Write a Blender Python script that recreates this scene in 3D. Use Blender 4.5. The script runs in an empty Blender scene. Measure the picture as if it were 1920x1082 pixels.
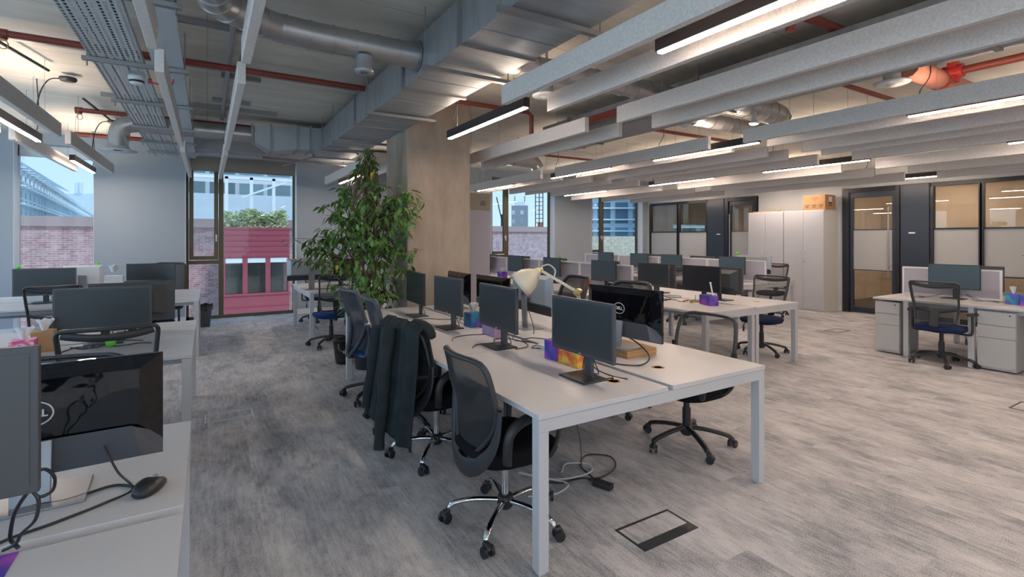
import bpy, math, random
from mathutils import Vector, Matrix
R = math.radians
PI = math.pi
random.seed(7)
scene = bpy.context.scene
C = scene.collection

# ------------------------------------------------------------------ camera
cam_d = bpy.data.cameras.new('camera')
cam = bpy.data.objects.new('camera', cam_d)
C.objects.link(cam)
F_PX = 942.0
cam_d.sensor_width = 36.0
cam_d.lens = 36.0 * F_PX / 1920.0
cam_d.shift_y = -(541.0 - 446.0) / 1920.0
cam_d.clip_end = 400
cam.location = (0, 0, 1.52)
cam.rotation_euler = (R(90), 0, -math.atan(571.0 / F_PX))
scene.camera = cam

# ------------------------------------------------------------------ world / exposure
W = bpy.data.worlds.new('World'); scene.world = W; W.use_nodes = True
wn = W.node_tree.nodes; wl = W.node_tree.links
bg = wn['Background']
tc = wn.new('ShaderNodeTexCoord'); sx = wn.new('ShaderNodeSeparateXYZ'); cr = wn.new('ShaderNodeValToRGB')
wl.new(tc.outputs['Generated'], sx.inputs[0]); wl.new(sx.outputs['Z'], cr.inputs[0]); wl.new(cr.outputs[0], bg.inputs[0])
cr.color_ramp.elements[0].position = 0.0; cr.color_ramp.elements[0].color = (0.52, 0.70, 0.82, 1)
cr.color_ramp.elements[1].position = 0.45; cr.color_ramp.elements[1].color = (0.20, 0.50, 0.86, 1)
bg.inputs[1].default_value = 2.7
scene.view_settings.view_transform = 'Standard'
scene.view_settings.look = 'None'
scene.view_settings.gamma = 1.0
scene.view_settings.use_curve_mapping = False
scene.view_settings.exposure = 0.16
LED = 92.0          # strength of the lower lens of the linear lamps
LED_UP = 46.0
sun_d = bpy.data.lights.new('sun', 'SUN'); sun_d.energy = 2.6; sun_d.angle = R(6); sun_d.color = (1, .95, .88)
sun = bpy.data.objects.new('sun', sun_d); C.objects.link(sun); sun.rotation_euler = (R(48), 0, R(14)); sun.location = (0, -20, 20)
scene.cycles.max_bounces = 8
scene.cycles.diffuse_bounces = 4
scene.cycles.glossy_bounces = 3
scene.cycles.transparent_max_bounces = 16
scene.cycles.sample_clamp_indirect = 2.5
scene.cycles.caustics_reflective = False
scene.cycles.caustics_refractive = False

# ------------------------------------------------------------------ materials
def M_new(name):
    m = bpy.data.materials.new(name); m.use_nodes = True
    nt = m.node_tree; return m, nt, nt.nodes['Principled BSDF'], nt.nodes['Material Output']
def plain(name, col, rough=0.5, metal=0.0, noise=0.0, nscale=8.0, bump=0.0, bscale=60.0, spec=0.5, stretch=None, coat=0.0):
    m, nt, b, o = M_new(name)
    b.inputs['Base Color'].default_value = (*col, 1); b.inputs['Roughness'].default_value = rough
    b.inputs['Metallic'].default_value = metal
    b.inputs['Specular IOR Level'].default_value = spec
    b.inputs['Coat Weight'].default_value = coat
    if noise or bump:
        t = nt.nodes.new('ShaderNodeTexCoord'); mp = nt.nodes.new('ShaderNodeMapping')
        nt.links.new(t.outputs['Object'], mp.inputs[0])
        if stretch: mp.inputs['Scale'].default_value = stretch
    if noise:
        n = nt.nodes.new('ShaderNodeTexNoise'); n.inputs['Scale'].default_value = nscale; n.inputs['Detail'].default_value = 5
        nt.links.new(mp.outputs[0], n.inputs['Vector'])
        r = nt.nodes.new('ShaderNodeValToRGB')
        r.color_ramp.elements[0].position = .3; r.color_ramp.elements[1].position = .7
        r.color_ramp.elements[0].color = (*[c * (1 - noise) for c in col], 1)
        r.color_ramp.elements[1].color = (*[min(1, c * (1 + noise)) for c in col], 1)
        nt.links.new(n.outputs['Fac'], r.inputs[0]); nt.links.new(r.outputs[0], b.inputs['Base Color'])
    if bump:
        n = nt.nodes.new('ShaderNodeTexNoise'); n.inputs['Scale'].default_value = bscale; n.inputs['Detail'].default_value = 3
        nt.links.new(mp.outputs[0], n.inputs['Vector'])
        bp = nt.nodes.new('ShaderNodeBump'); bp.inputs['Strength'].default_value = bump; bp.inputs['Distance'].default_value = .01
        nt.links.new(n.outputs['Fac'], bp.inputs['Height']); nt.links.new(bp.outputs[0], b.inputs['Normal'])
    return m
def emis(name, col, s):
    m, nt, b, o = M_new(name)
    b.inputs['Base Color'].default_value = (*col, 1)
    b.inputs['Emission Color'].default_value = (*col, 1); b.inputs['Emission Strength'].default_value = s
    return m
def glassy(name, tint, refl=0.06, rough=0.0, frost=False):
    m, nt, b, o = M_new(name)
    nt.nodes.remove(b)
    tr = nt.nodes.new('ShaderNodeBsdfTranslucent' if frost else 'ShaderNodeBsdfTransparent')
    tr.inputs[0].default_value = (*tint, 1)
    gl = nt.nodes.new('ShaderNodeBsdfGlossy'); gl.inputs['Roughness'].default_value = rough
    mx = nt.nodes.new('ShaderNodeMixShader')
    lw = nt.nodes.new('ShaderNodeLayerWeight'); lw.inputs[0].default_value = .5
    pw = nt.nodes.new('ShaderNodeMath'); pw.operation = 'POWER'; pw.inputs[1].default_value = 5
    nt.links.new(lw.outputs['Facing'], pw.inputs[0])
    mm = nt.nodes.new('ShaderNodeMath'); mm.operation = 'MULTIPLY_ADD'; mm.inputs[1].default_value = .8; mm.inputs[2].default_value = refl * .6
    mm.use_clamp = True
    nt.links.new(pw.outputs[0], mm.inputs[0]); nt.links.new(mm.outputs[0], mx.inputs[0])
    src = tr
    if frost:
        df = nt.nodes.new('ShaderNodeBsdfDiffuse'); df.inputs[0].default_value = (*tint, 1)
        m2 = nt.nodes.new('ShaderNodeMixShader'); m2.inputs[0].default_value = .45
        nt.links.new(tr.outputs[0], m2.inputs[1]); nt.links.new(df.outputs[0], m2.inputs[2]); src = m2
    nt.links.new(src.outputs[0], mx.inputs[1]); nt.links.new(gl.outputs[0], mx.inputs[2])
    nt.links.new(mx.outputs[0], o.inputs[0])
    return m
def meshcloth(name, col, openness):
    m, nt, b, o = M_new(name)
    b.inputs['Base Color'].default_value = (*col, 1); b.inputs['Roughness'].default_value = .7
    tr = nt.nodes.new('ShaderNodeBsdfTransparent'); mx = nt.nodes.new('ShaderNodeMixShader')
    mx.inputs[0].default_value = 1 - openness
    nt.links.new(tr.outputs[0], mx.inputs[1]); nt.links.new(b.outputs[0], mx.inputs[2]); nt.links.new(mx.outputs[0], o.inputs[0])
    return m

def carpet_mat():
    m, nt, b, o = M_new('grey_carpet')
    N = nt.nodes.new; L = nt.links.new
    t = N('ShaderNodeTexCoord')
    mp = N('ShaderNodeMapping'); mp.inputs['Rotation'].default_value = (0, 0, R(90)); L(t.outputs['Object'], mp.inputs[0])
    br = N('ShaderNodeTexBrick'); br.inputs['Scale'].default_value = 1.0
    br.inputs['Brick Width'].default_value = 1.0; br.inputs['Row Height'].default_value = .25; br.inputs['Mortar Size'].default_value = 0.0
    br.inputs['Color1'].default_value = (0, 0, 0, 1); br.inputs['Color2'].default_value = (1, 1, 1, 1); L(mp.outputs[0], br.inputs['Vector'])
    off = N('ShaderNodeVectorMath'); off.operation = 'SCALE'; off.inputs['Scale'].default_value = .35; L(br.outputs['Color'], off.inputs[0])
    add = N('ShaderNodeVectorMath'); add.operation = 'ADD'; L(t.outputs['Object'], add.inputs[0]); L(off.outputs[0], add.inputs[1])
    def noise(sc, vec, det=4, rough=.6):
        mp2 = N('ShaderNodeMapping'); mp2.inputs['Scale'].default_value = sc; L(vec, mp2.inputs[0])
        n = N('ShaderNodeTexNoise'); n.inputs['Scale'].default_value = 1; n.inputs['Detail'].default_value = det; n.inputs['Roughness'].default_value = rough
        L(mp2.outputs[0], n.inputs['Vector']); return n.outputs['Fac']
    big = noise((3.4, 1.8, 1), add.outputs[0], 7, .75)
    streak = noise((46, 5, 1), t.outputs['Object'], 5, .75)
    fine = noise((240, 160, 1), t.outputs['Object'], 2)
    def mul(a, k):
        q = N('ShaderNodeMath'); q.operation = 'MULTIPLY'; L(a, q.inputs[0]); q.inputs[1].default_value = k; return q.outputs[0]
    def plus(a, c):
        q = N('ShaderNodeMath'); q.operation = 'ADD'; L(a, q.inputs[0]); L(c, q.inputs[1]); return q.outputs[0]
    s = plus(plus(mul(big, 1.0), mul(streak, .55)), mul(fine, .8))
    s2 = N('ShaderNodeMath'); s2.operation = 'MULTIPLY'; L(s, s2.inputs[0]); s2.inputs[1].default_value = .445
    r = N('ShaderNodeValToRGB'); L(s2.outputs[0], r.inputs[0])
    e = r.color_ramp.elements; e[0].position = .44; e[0].color = (.25, .255, .27, 1); e[1].position = .60; e[1].color = (.67, .65, .65, 1)
    k = r.color_ramp.elements.new(.51); k.color = (.45, .445, .465, 1)
    L(r.outputs[0], b.inputs['Base Color']); b.inputs['Roughness'].default_value = .95; b.inputs['Specular IOR Level'].default_value = .15
    bp = N('ShaderNodeBump'); bp.inputs['Strength'].default_value = .5; bp.inputs['Distance'].default_value = .006
    L(s, bp.inputs['Height']); L(bp.outputs[0], b.inputs['Normal'])
    return m
def concrete_mat(name, c1, c2, joints=None, streak=(1, 1, 1)):
    m, nt, b, o = M_new(name)
    N = nt.nodes.new; L = nt.links.new
    t = N('ShaderNodeTexCoord'); mp = N('ShaderNodeMapping'); mp.inputs['Scale'].default_value = streak; L(t.outputs['Object'], mp.inputs[0])
    n = N('ShaderNodeTexNoise'); n.inputs['Scale'].default_value = 2.2; n.inputs['Detail'].default_value = 8; n.inputs['Roughness'].default_value = .62; L(mp.outputs[0], n.inputs['Vector'])
    r = N('ShaderNodeValToRGB'); r.color_ramp.elements[0].position = .32; r.color_ramp.elements[1].position = .68
    r.color_ramp.elements[0].color = (*c1, 1); r.color_ramp.elements[1].color = (*c2, 1); L(n.outputs['Fac'], r.inputs[0])
    sp = N('ShaderNodeTexVoronoi'); sp.inputs['Scale'].default_value = 9; L(t.outputs['Object'], sp.inputs['Vector'])
    r2 = N('ShaderNodeValToRGB'); r2.color_ramp.elements[0].position = .02; r2.color_ramp.elements[1].position = .05
    r2.color_ramp.elements[0].color = (.45, .45, .45, 1); r2.color_ramp.elements[1].color = (1, 1, 1, 1); L(sp.outputs['Distance'], r2.inputs[0])
    mx = N('ShaderNodeMix'); mx.data_type = 'RGBA'; mx.blend_type = 'MULTIPLY'; mx.inputs[0].default_value = .8
    L(r.outputs[0], mx.inputs[6]); L(r2.outputs[0], mx.inputs[7]); out = mx.outputs[2]
    if joints:
        br = N('ShaderNodeTexBrick'); br.offset = joints[3] if len(joints) > 3 else .5
        br.inputs['Scale'].default_value = 1; br.inputs['Brick Width'].default_value = joints[0]; br.inputs['Row Height'].default_value = joints[1]
        br.inputs['Mortar Size'].default_value = .006; br.inputs['Color1'].default_value = (1, 1, 1, 1); br.inputs['Color2'].default_value = (.93, .93, .93, 1)
        br.inputs['Mortar'].default_value = (.72, .70, .68, 1)
        if joints[2]:
            mp3 = N('ShaderNodeMapping'); mp3.inputs['Rotation'].default_value = joints[2]; L(t.outputs['Object'], mp3.inputs[0]); L(mp3.outputs[0], br.inputs['Vector'])
        else: L(t.outputs['Object'], br.inputs['Vector'])
        m3 = N('ShaderNodeMix'); m3.data_type = 'RGBA'; m3.blend_type = 'MULTIPLY'; m3.inputs[0].default_value = 1
        L(out, m3.inputs[6]); L(br.outputs[0], m3.inputs[7]); out = m3.outputs[2]
    L(out, b.inputs['Base Color']); b.inputs['Roughness'].default_value = .8
    bp = N('ShaderNodeBump'); bp.inputs['Strength'].default_value = .2; bp.inputs['Distance'].default_value = .01
    L(n.outputs['Fac'], bp.inputs['Height']); L(bp.outputs[0], b.inputs['Normal'])
    return m
def brick_mat(name, c1, c2, mort, bw=.225, rh=.075, rot=(R(90), 0, 0)):
    m, nt, b, o = M_new(name)
    N = nt.nodes.new; L = nt.links.new
    t = N('ShaderNodeTexCoord'); mp = N('ShaderNodeMapping'); mp.inputs['Rotation'].default_value = rot; L(t.outputs['Object'], mp.inputs[0])
    br = N('ShaderNodeTexBrick'); br.inputs['Scale'].default_value = 1; br.inputs['Brick Width'].default_value = bw; br.inputs['Row Height'].default_value = rh
    br.inputs['Mortar Size'].default_value = .008; br.inputs['Color1'].default_value = (*c1, 1); br.inputs['Color2'].default_value = (*c2, 1); br.inputs['Mortar'].default_value = (*mort, 1)
    L(mp.outputs[0], br.inputs['Vector'])
    n = N('ShaderNodeTexNoise'); n.inputs['Scale'].default_value = 5; L(t.outputs['Object'], n.inputs['Vector'])
    mx = N('ShaderNodeMix'); mx.data_type = 'RGBA'; mx.blend_type = 'OVERLAY'; mx.inputs[0].default_value = .5
    L(br.outputs[0], mx.inputs[6]); L(n.outputs['Fac'], mx.inputs[7]); L(mx.outputs[2], b.inputs['Base Color']); b.inputs['Roughness'].default_value = .9
    return m
def perforated_mat():
    m, nt, b, o = M_new('perforated_steel')
    N = nt.nodes.new; L = nt.links.new
    b.inputs['Base Color'].default_value = (.62, .66, .68, 1); b.inputs['Metallic'].default_value = .35; b.inputs['Roughness'].default_value = .45
    t = N('ShaderNodeTexCoord'); mp = N('ShaderNodeMapping'); mp.inputs['Rotation'].default_value = (0, 0, R(90)); L(t.outputs['Object'], mp.inputs[0])
    br = N('ShaderNodeTexBrick'); br.inputs['Scale'].default_value = 1; br.inputs['Brick Width'].default_value = .05; br.inputs['Row Height'].default_value = .034
    br.inputs['Mortar Size'].default_value = .0085; br.inputs['Mortar Smooth'].default_value = 0; L(mp.outputs[0], br.inputs['Vector'])
    tr = N('ShaderNodeBsdfTransparent'); mx = N('ShaderNodeMixShader')
    iv = N('ShaderNodeMath'); iv.operation = 'GREATER_THAN'; iv.inputs[1].default_value = .5; L(br.outputs['Fac'], iv.inputs[0])
    L(iv.outputs[0], mx.inputs[0]); L(tr.outputs[0], mx.inputs[1]); L(b.outputs[0], mx.inputs[2]); L(mx.outputs[0], o.inputs[0])
    return m
def facade_mat(name, wall, glass, bw, rh, mort, rot=(R(90), 0, 0), off=0.0):
    m, nt, b, o = M_new(name)
    N = nt.nodes.new; L = nt.links.new
    t = N('ShaderNodeTexCoord'); mp = N('ShaderNodeMapping'); mp.inputs['Rotation'].default_value = rot; L(t.outputs['Object'], mp.inputs[0])
    br = N('ShaderNodeTexBrick'); br.offset = off; br.inputs['Scale'].default_value = 1; br.inputs['Brick Width'].default_value = bw; br.inputs['Row Height'].default_value = rh
    br.inputs['Mortar Size'].default_value = mort; br.inputs['Color1'].default_value = (*glass, 1); br.inputs['Color2'].default_value = (*[g * .55 for g in glass], 1)
    br.inputs['Mortar'].default_value = (*wall, 1); L(mp.outputs[0], br.inputs['Vector']); L(br.outputs[0], b.inputs['Base Color']); b.inputs['Roughness'].default_value = .5
    return m
def art_mat(name, cols, scale=18):
    m, nt, b, o = M_new(name)
    N = nt.nodes.new; L = nt.links.new
    t = N('ShaderNodeTexCoord'); n = N('ShaderNodeTexNoise'); n.inputs['Scale'].default_value = scale; n.inputs['Detail'].default_value = 1; L(t.outputs['Object'], n.inputs['Vector'])
    r = N('ShaderNodeValToRGB'); L(n.outputs['Fac'], r.inputs[0])
    e = r.color_ramp.elements; e[0].position = .32; e[0].color = (*cols[0], 1); e[1].position = .68; e[1].color = (*cols[-1], 1)
    for i, c in enumerate(cols[1:-1]): q = e.new(.32 + .36 * (i + 1) / (len(cols) - 1)); q.color = (*c, 1)
    L(r.outputs[0], b.inputs['Base Color']); b.inputs['Roughness'].default_value = .45
    return m

MT = {}
MT['carpet'] = carpet_mat()
MT['slab'] = concrete_mat('concrete_slab', (.68, .64, .57), (.84, .80, .72), joints=(2.4, 1.2, None, .0), streak=(.6, 2.2, 1))
MT['colconc'] = concrete_mat('column_concrete', (.30, .24, .19), (.46, .375, .305), streak=(1.6, 1.6, .5))
MT['paint'] = plain('white_paint', (.72, .73, .73), .8)
MT['paintdim'] = plain('dimmed_white_paint', (.37, .42, .475), .8)  # white paint darkened and blued to imitate the back wall's cool dim light
MT['reveal'] = plain('reveal_paint', (.80, .82, .84), .6)
MT['desk'] = plain('white_laminate', (.60, .59, .60), .38, spec=.4)
MT['deskedge'] = plain('laminate_edge', (.62, .61, .60), .45)
MT['frame'] = plain('white_powder_coat', (.55, .55, .57), .42)
MT['felt'] = plain('grey_felt', (.80, .745, .71), .95, noise=.10, nscale=70, bump=.25, bscale=260, spec=.1)
MT['duct'] = plain('galvanised_sheet', (.40, .43, .46), .50, .7, noise=.12, nscale=3.5, stretch=(1, 4, 1))
MT['spiral'] = plain('spiral_duct_steel', (.50, .50, .51), .36, .85, noise=.1, nscale=5)
MT['steel'] = plain('galvanised_channel', (.33, .33, .34), .42, .8)
MT['tray'] = plain('tray_steel', (.60, .66, .70), .42, .45)
MT['perf'] = perforated_mat()
MT['redpipe'] = plain('red_pipe', (.21, .040, .028), .42)
MT['redfit'] = plain('red_fitting', (.45, .03, .03), .4)
MT['salmon'] = plain('salmon_pipe', (.50, .20, .14), .4)
MT['brass'] = plain('brass', (.65, .45, .18), .3, .9)
MT['black'] = plain('black_plastic', (.018, .019, .022), .42)
MT['dark'] = plain('charcoal_plastic', (.028, .031, .037), .45)
MT['slate'] = plain('slate_plastic', (.065, .074, .092), .45)
MT['bezel'] = plain('dark_grey_bezel', (.055, .06, .068), .42)
MT['screen'] = plain('dark_screen', (.016, .021, .028), .22, spec=.7)
MT['screenblue'] = plain('matt_screen', (.020, .030, .038), .36, spec=.6)
MT['gloss'] = plain('piano_black', (.003, .0035, .006), .05, spec=.45, coat=.0, bump=.9, bscale=4.0)
MT['silver'] = plain('silver_plastic', (.40, .43, .46), .38, .35)
MT['alu'] = plain('brushed_aluminium', (.36, .37, .39), .38, .7)
MT['chrome'] = plain('chrome', (.75, .76, .78), .08, 1.0)
MT['lamp_body'] = plain('lamp_black', (.035, .032, .035), .45, .3)
MT['lens'] = emis('warm_lens', (1.0, .80, .66), LED)
MT['lensup'] = emis('uplight_lens', (1.0, .78, .60), LED_UP)
MT['green_led'] = emis('green_light', (.05, 1, .25), 2)
MT['red_led'] = emis('red_light', (1, .05, .02), 2)
MT['fabric'] = plain('black_fabric', (.010, .010, .013), .95, bump=.3, bscale=300, spec=.1)
MT['bluefab'] = plain('blue_fabric', (.009, .038, .14), .9, bump=.3, bscale=300, spec=.2)
MT['navyfab'] = plain('navy_fabric', (.012, .022, .075), .9, bump=.3, bscale=300, spec=.2)
MT['jacket'] = plain('dark_jacket_cloth', (.020, .026, .029), .85, noise=.25, nscale=12, bump=.25, bscale=180, spec=.25)
MT['mesh'] = meshcloth('black_mesh', (.016, .017, .02), .14)
MT['meshopen'] = meshcloth('open_mesh', (.05, .055, .06), .58)
MT['screenrefl'] = plain('screen_painted_reflection', (.040, .075, .105), .34, spec=.7)  # dark screen with a blue-grey room reflection put into its base colour
MT['roomback'] = plain('room_back', (.55, .56, .45), .8)
MT['meshblue'] = meshcloth('slate_mesh', (.020, .027, .040), .12)
MT['bronze'] = plain('bronze_frame', (.105, .088, .050), .38, .3)
MT['navy'] = plain('navy_panel', (.022, .034, .055), .32)
MT['navydark'] = plain('navy_frame', (.012, .015, .024), .35)
MT['glass'] = glassy('window_glass', (.66, .67, .675), .03)
MT['pglass'] = glassy('partition_glass', (.80, .78, .74), .10)
MT['frost'] = glassy('frosted_film', (.80, .81, .82), .05, .5, frost=True)
MT['blind'] = glassy('blind_cloth', (.50, .45, .38), .04, .8, frost=True)
MT['cab'] = plain('cabinet_laminate', (.62, .62, .66), .42)
MT['cabside'] = plain('cabinet_side', (.68, .66, .64), .5)
MT['ped'] = plain('pedestal_metal', (.52, .52, .52), .45)
MT['divfab'] = plain('lilac_fabric', (.40, .39, .46), .95, noise=.05, nscale=90)
MT['card'] = plain('cardboard', (.47, .27, .13), .85, noise=.06, nscale=20)
MT['ink'] = plain('printed_ink', (.10, .06, .04), .8)
MT['paper'] = plain('white_paper', (.80, .80, .80), .8)
MT['logo'] = plain('logo_white', (.65, .68, .72), .4)
MT['leaf'] = plain('ficus_leaf', (.085, .185, .038), .36, noise=.55, nscale=14, spec=.5)
MT['leafy'] = plain('yellow_leaf', (.60, .36, .02), .5)
MT['bark'] = plain('bark', (.20, .13, .08), .85, noise=.3, nscale=30)
MT['soil'] = plain('soil', (.05, .035, .025), .95)
MT['cream'] = plain('cream_enamel', (.70, .60, .47), .35)
MT['wood'] = plain('light_wood', (.55, .34, .15), .5, noise=.12, nscale=6, stretch=(1, 8, 8))
MT['green'] = plain('lime_green', (.12, .75, .03), .5)
MT['white'] = plain('white_plastic', (.72, .73, .74), .4)
MT['cordw'] = plain('white_cord', (.62, .60, .60), .5)
MT['brick'] = brick_mat('red_brick', (.46, .22, .21), (.60, .36, .35), (.60, .52, .52))
MT['brick2'] = brick_mat('plum_brick', (.42, .26, .28), (.54, .37, .38), (.56, .49, .50))
MT['stone'] = brick_mat('pale_stone', (.50, .44, .34), (.56, .50, .40), (.42, .37, .29), .6, .2)
MT['coping'] = plain('stone_coping', (.46, .33, .31), .8)
MT['maroon'] = plain('maroon_cladding', (.38, .075, .105), .45)
MT['hedge'] = plain('hedge_leaf', (.46, .50, .26), .8, noise=.6, nscale=6)
MT['whitesteel'] = plain('white_steel', (.88, .92, .94), .5)
MT['palewall'] = plain('pale_rendering', (.72, .80, .85), .7)
MT['glassb'] = facade_mat('glass_facade', (.85, .90, .92), (.60, .74, .80), 1.0, .8, .12, rot=(R(90), 0, R(90)))
MT['office'] = facade_mat('office_facade', (.58, .60, .62), (.24, .33, .36), 1.6, 3.2, .12)
MT['tower'] = facade_mat('tower_facade', (.30, .30, .32), (.55, .60, .64), 2.2, 2.6, .75)
MT['apart'] = facade_mat('apartment_facade', (.66, .72, .78), (.26, .38, .48), 1.8, 3.0, .25)
MT['orange'] = plain('orange_sheet', (.75, .20, .08), .7)
MT['grille'] = plain('grille_metal', (.55, .60, .64), .35, .6)
MT['meet'] = plain('meeting_wall', (.75, .65, .53), .85)
MT['meetfloor'] = plain('meeting_carpet', (.13, .12, .12), .95, noise=.3, nscale=9)
MT['tis_pink'] = art_mat('pink_print', [(.55, .02, .35), (.75, .10, .25), (.85, .55, .60), (.35, .05, .50)], 22)
MT['tis_orange'] = art_mat('orange_print', [(.75, .08, .12), (.85, .28, .03), (.90, .60, .10)], 16)
MT['tis_purple'] = art_mat('purple_print', [(.03, .05, .35), (.16, .06, .42), (.45, .08, .50)], 12)
MT['tis_teal'] = art_mat('teal_print', [(.02, .30, .35), (.05, .10, .45), (.25, .08, .45)], 12)
MT['tis_lilac'] = art_mat('lilac_print', [(.35, .35, .62), (.60, .30, .45), (.30, .40, .70)], 12)

# ------------------------------------------------------------------ mesh helpers
class MB:
    def __init__(s): s.v = []; s.f = []; s.sm = []
    def add(s, vs, fs, smooth=False, mat=None):
        o = len(s.v)
        s.v += [tuple(mat @ Vector(v)) if mat is not None else tuple(v) for v in vs]
        s.f += [tuple(i + o for i in f) for f in fs]; s.sm += [smooth] * len(fs); return s
    def box(s, x0, x1, y0, y1, z0, z1, mat=None):
        vs = [(x0, y0, z0), (x1, y0, z0), (x1, y1, z0), (x0, y1, z0), (x0, y0, z1), (x1, y0, z1), (x1, y1, z1), (x0, y1, z1)]
        return s.add(vs, [(0, 3, 2, 1), (4, 5, 6, 7), (0, 1, 5, 4), (1, 2, 6, 5), (2, 3, 7, 6), (3, 0, 4, 7)], False, mat)
    def bar(s, p, q, w, h, up=(0, 0, 1)):
        p, q = Vector(p), Vector(q); d = (q - p); L = d.length; d.normalize()
        u = Vector(up)
        if abs(d.dot(u)) > .98: u = Vector((0, 1, 0))
        sd = d.cross(u).normalized(); u = sd.cross(d)
        m = Matrix((sd, d, u)).transposed().to_4x4(); m.translation = p
        return s.box(-w / 2, w / 2, 0, L, -h / 2, h / 2, m)
    def tube(s, pts, r, n=8, cap=True, smooth=True, sc=(1, 1), closed=False):
        pts = [Vector(p) for p in pts]; k = len(pts)
        rs = r if isinstance(r, (list, tuple)) else [r] * k
        vs = []; fs = []; prev = None
        for i, p in enumerate(pts):
            if closed: d = pts[(i + 1) % k] - pts[i - 1]
            else: d = (pts[min(i + 1, k - 1)] - pts[max(i - 1, 0)])
            if d.length < 1e-9: d = Vector((0, 0, 1))
            d.normalize()
            if prev is None:
                u = Vector((0, 0, 1)) if abs(d.z) < .9 else Vector((0, 1, 0))
                a = d.cross(u).normalized()
            else:
                a = prev - d * prev.dot(d)
                a = a.normalized() if a.length > 1e-6 else d.cross(Vector((0, 0, 1))).normalized()
            prev = a; b = a.cross(d)
            for j in range(n):
                t = 2 * PI * j / n
                vs.append(p + a * math.cos(t) * rs[i] * sc[0] + b * math.sin(t) * rs[i] * sc[1])
        for i in range(k if closed else k - 1):
            i2 = (i + 1) % k
            for j in range(n):
                fs.append((i * n + j, i * n + (j + 1) % n, i2 * n + (j + 1) % n, i2 * n + j))
        s.add(vs, fs, smooth)
        if cap and not closed:
            s.add([vs[j] for j in range(n)], [tuple(range(n))]); s.add([vs[(k - 1) * n + j] for j in range(n)], [tuple(reversed(range(n)))])
        return s
    def cyl(s, p, q, r, n=16, r2=None, smooth=True): return s.tube([p, q], [r, r if r2 is None else r2], n, True, smooth)
    def lathe(s, prof, n=24, mat=None, smooth=True):
        vs = []; fs = []
        for (r, z) in prof:
            for j in range(n): t = 2 * PI * j / n; vs.append((r * math.cos(t), r * math.sin(t), z))
        for i in range(len(prof) - 1):
            for j in range(n): fs.append((i * n + j, i * n + (j + 1) % n, (i + 1) * n + (j + 1) % n, (i + 1) * n + j))
        return s.add(vs, fs, smooth, mat)
    def grid(s, fn, nu, nv, smooth=True, closed_u=False, mat=None):
        vs = [fn(i / nu, j / nv) for i in range(nu + 1) for j in range(nv + 1)]
        fs = [(i * (nv + 1) + j, (i + 1) * (nv + 1) + j, (i + 1) * (nv + 1) + j + 1, i * (nv + 1) + j + 1) for i in range(nu) for j in range(nv)]
        return s.add(vs, fs, smooth, mat)
    def loft(s, loops, smooth=True, cap=True):
        n = len(loops[0]); vs = [p for l in loops for p in l]; fs = []
        for i in range(len(loops) - 1):
            for j in range(n): fs.append((i * n + j, i * n + (j + 1) % n, (i + 1) * n + (j + 1) % n, (i + 1) * n + j))
        s.add(vs, fs, smooth)
        if cap: s.add(loops[0], [tuple(reversed(range(n)))], smooth); s.add(loops[-1], [tuple(range(n))], smooth)
        return s
    def build(s, name, mat, parent=None, loc=None, rz=0, bevel=0, solid=0, subs=0):
        me = bpy.data.meshes.new(name); me.from_pydata(s.v, [], s.f); me.update()
        me.polygons.foreach_set('use_smooth', s.sm)
        for m in (mat if isinstance(mat, (list, tuple)) else [mat]): me.materials.append(MT[m])
        o = bpy.data.objects.new(name, me); C.objects.link(o)
        if parent: o.parent = parent
        if loc: o.location = loc
        if rz: o.rotation_euler.z = rz
        if solid: q = o.modifiers.new('solid', 'SOLIDIFY'); q.thickness = solid; q.offset = 0
        if bevel:
            q = o.modifiers.new('bevel', 'BEVEL'); q.width = bevel; q.segments = 2; q.limit_method = 'ANGLE'; q.angle_limit = R(50)
        if subs: q = o.modifiers.new('sub', 'SUBSURF'); q.levels = subs; q.render_levels = subs
        return o
def B(*a, **k): return MB().box(*a, **k)
def tag(o, label=None, cat=None, group=None, kind=None):
    if label: o['label'] = label
    if cat: o['category'] = cat
    if group: o['group'] = group
    if kind: o['kind'] = kind
    return o
def thing(name, loc, label, cat, group=None, rz=0):
    o = bpy.data.objects.new(name, None); C.objects.link(o); o.location = loc; o.rotation_euler.z = rz
    o.empty_display_size = .1
    return tag(o, label, cat, group)
def struct(name, mb, mat, **k):
    o = mb.build(name, mat, **k); o['kind'] = 'structure'; return o
def children(o): return [c for c in bpy.data.objects if c.parent == o]
def dup(root, loc, rz, label, group=None):
    kids = root.get('_k')
    def cp(o, par):
        c = o.copy(); C.objects.link(c); c.parent = par
        for k in KIDS.get(o.name, ()): cp(k, c)
        return c
    r = cp(root, None); r.location = loc; r.rotation_euler.z = rz; r['label'] = label
    if group: r['group'] = group
    return r
KIDS = {}
def index_kids():
    KIDS.clear()
    for o in C.objects:
        if o.parent: KIDS.setdefault(o.parent.name, []).append(o)
def text(s, size, mat, parent, loc, rot, name='lettering', ext=.0006, bold=0):
    cu = bpy.data.curves.new(name, 'FONT'); cu.body = s; cu.size = size; cu.extrude = ext; cu.offset = bold
    cu.align_x = 'CENTER'; cu.align_y = 'CENTER'
    tmp = bpy.data.objects.new('tmp', cu); C.objects.link(tmp)
    dg = bpy.context.evaluated_depsgraph_get(); dg.update()
    me = bpy.data.meshes.new_from_object(tmp.evaluated_get(dg)); bpy.data.objects.remove(tmp)
    me.materials.clear(); me.materials.append(MT[mat])
    o = bpy.data.objects.new(name, me); C.objects.link(o); o.parent = parent; o.location = loc; o.rotation_euler = rot
    return o
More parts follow.
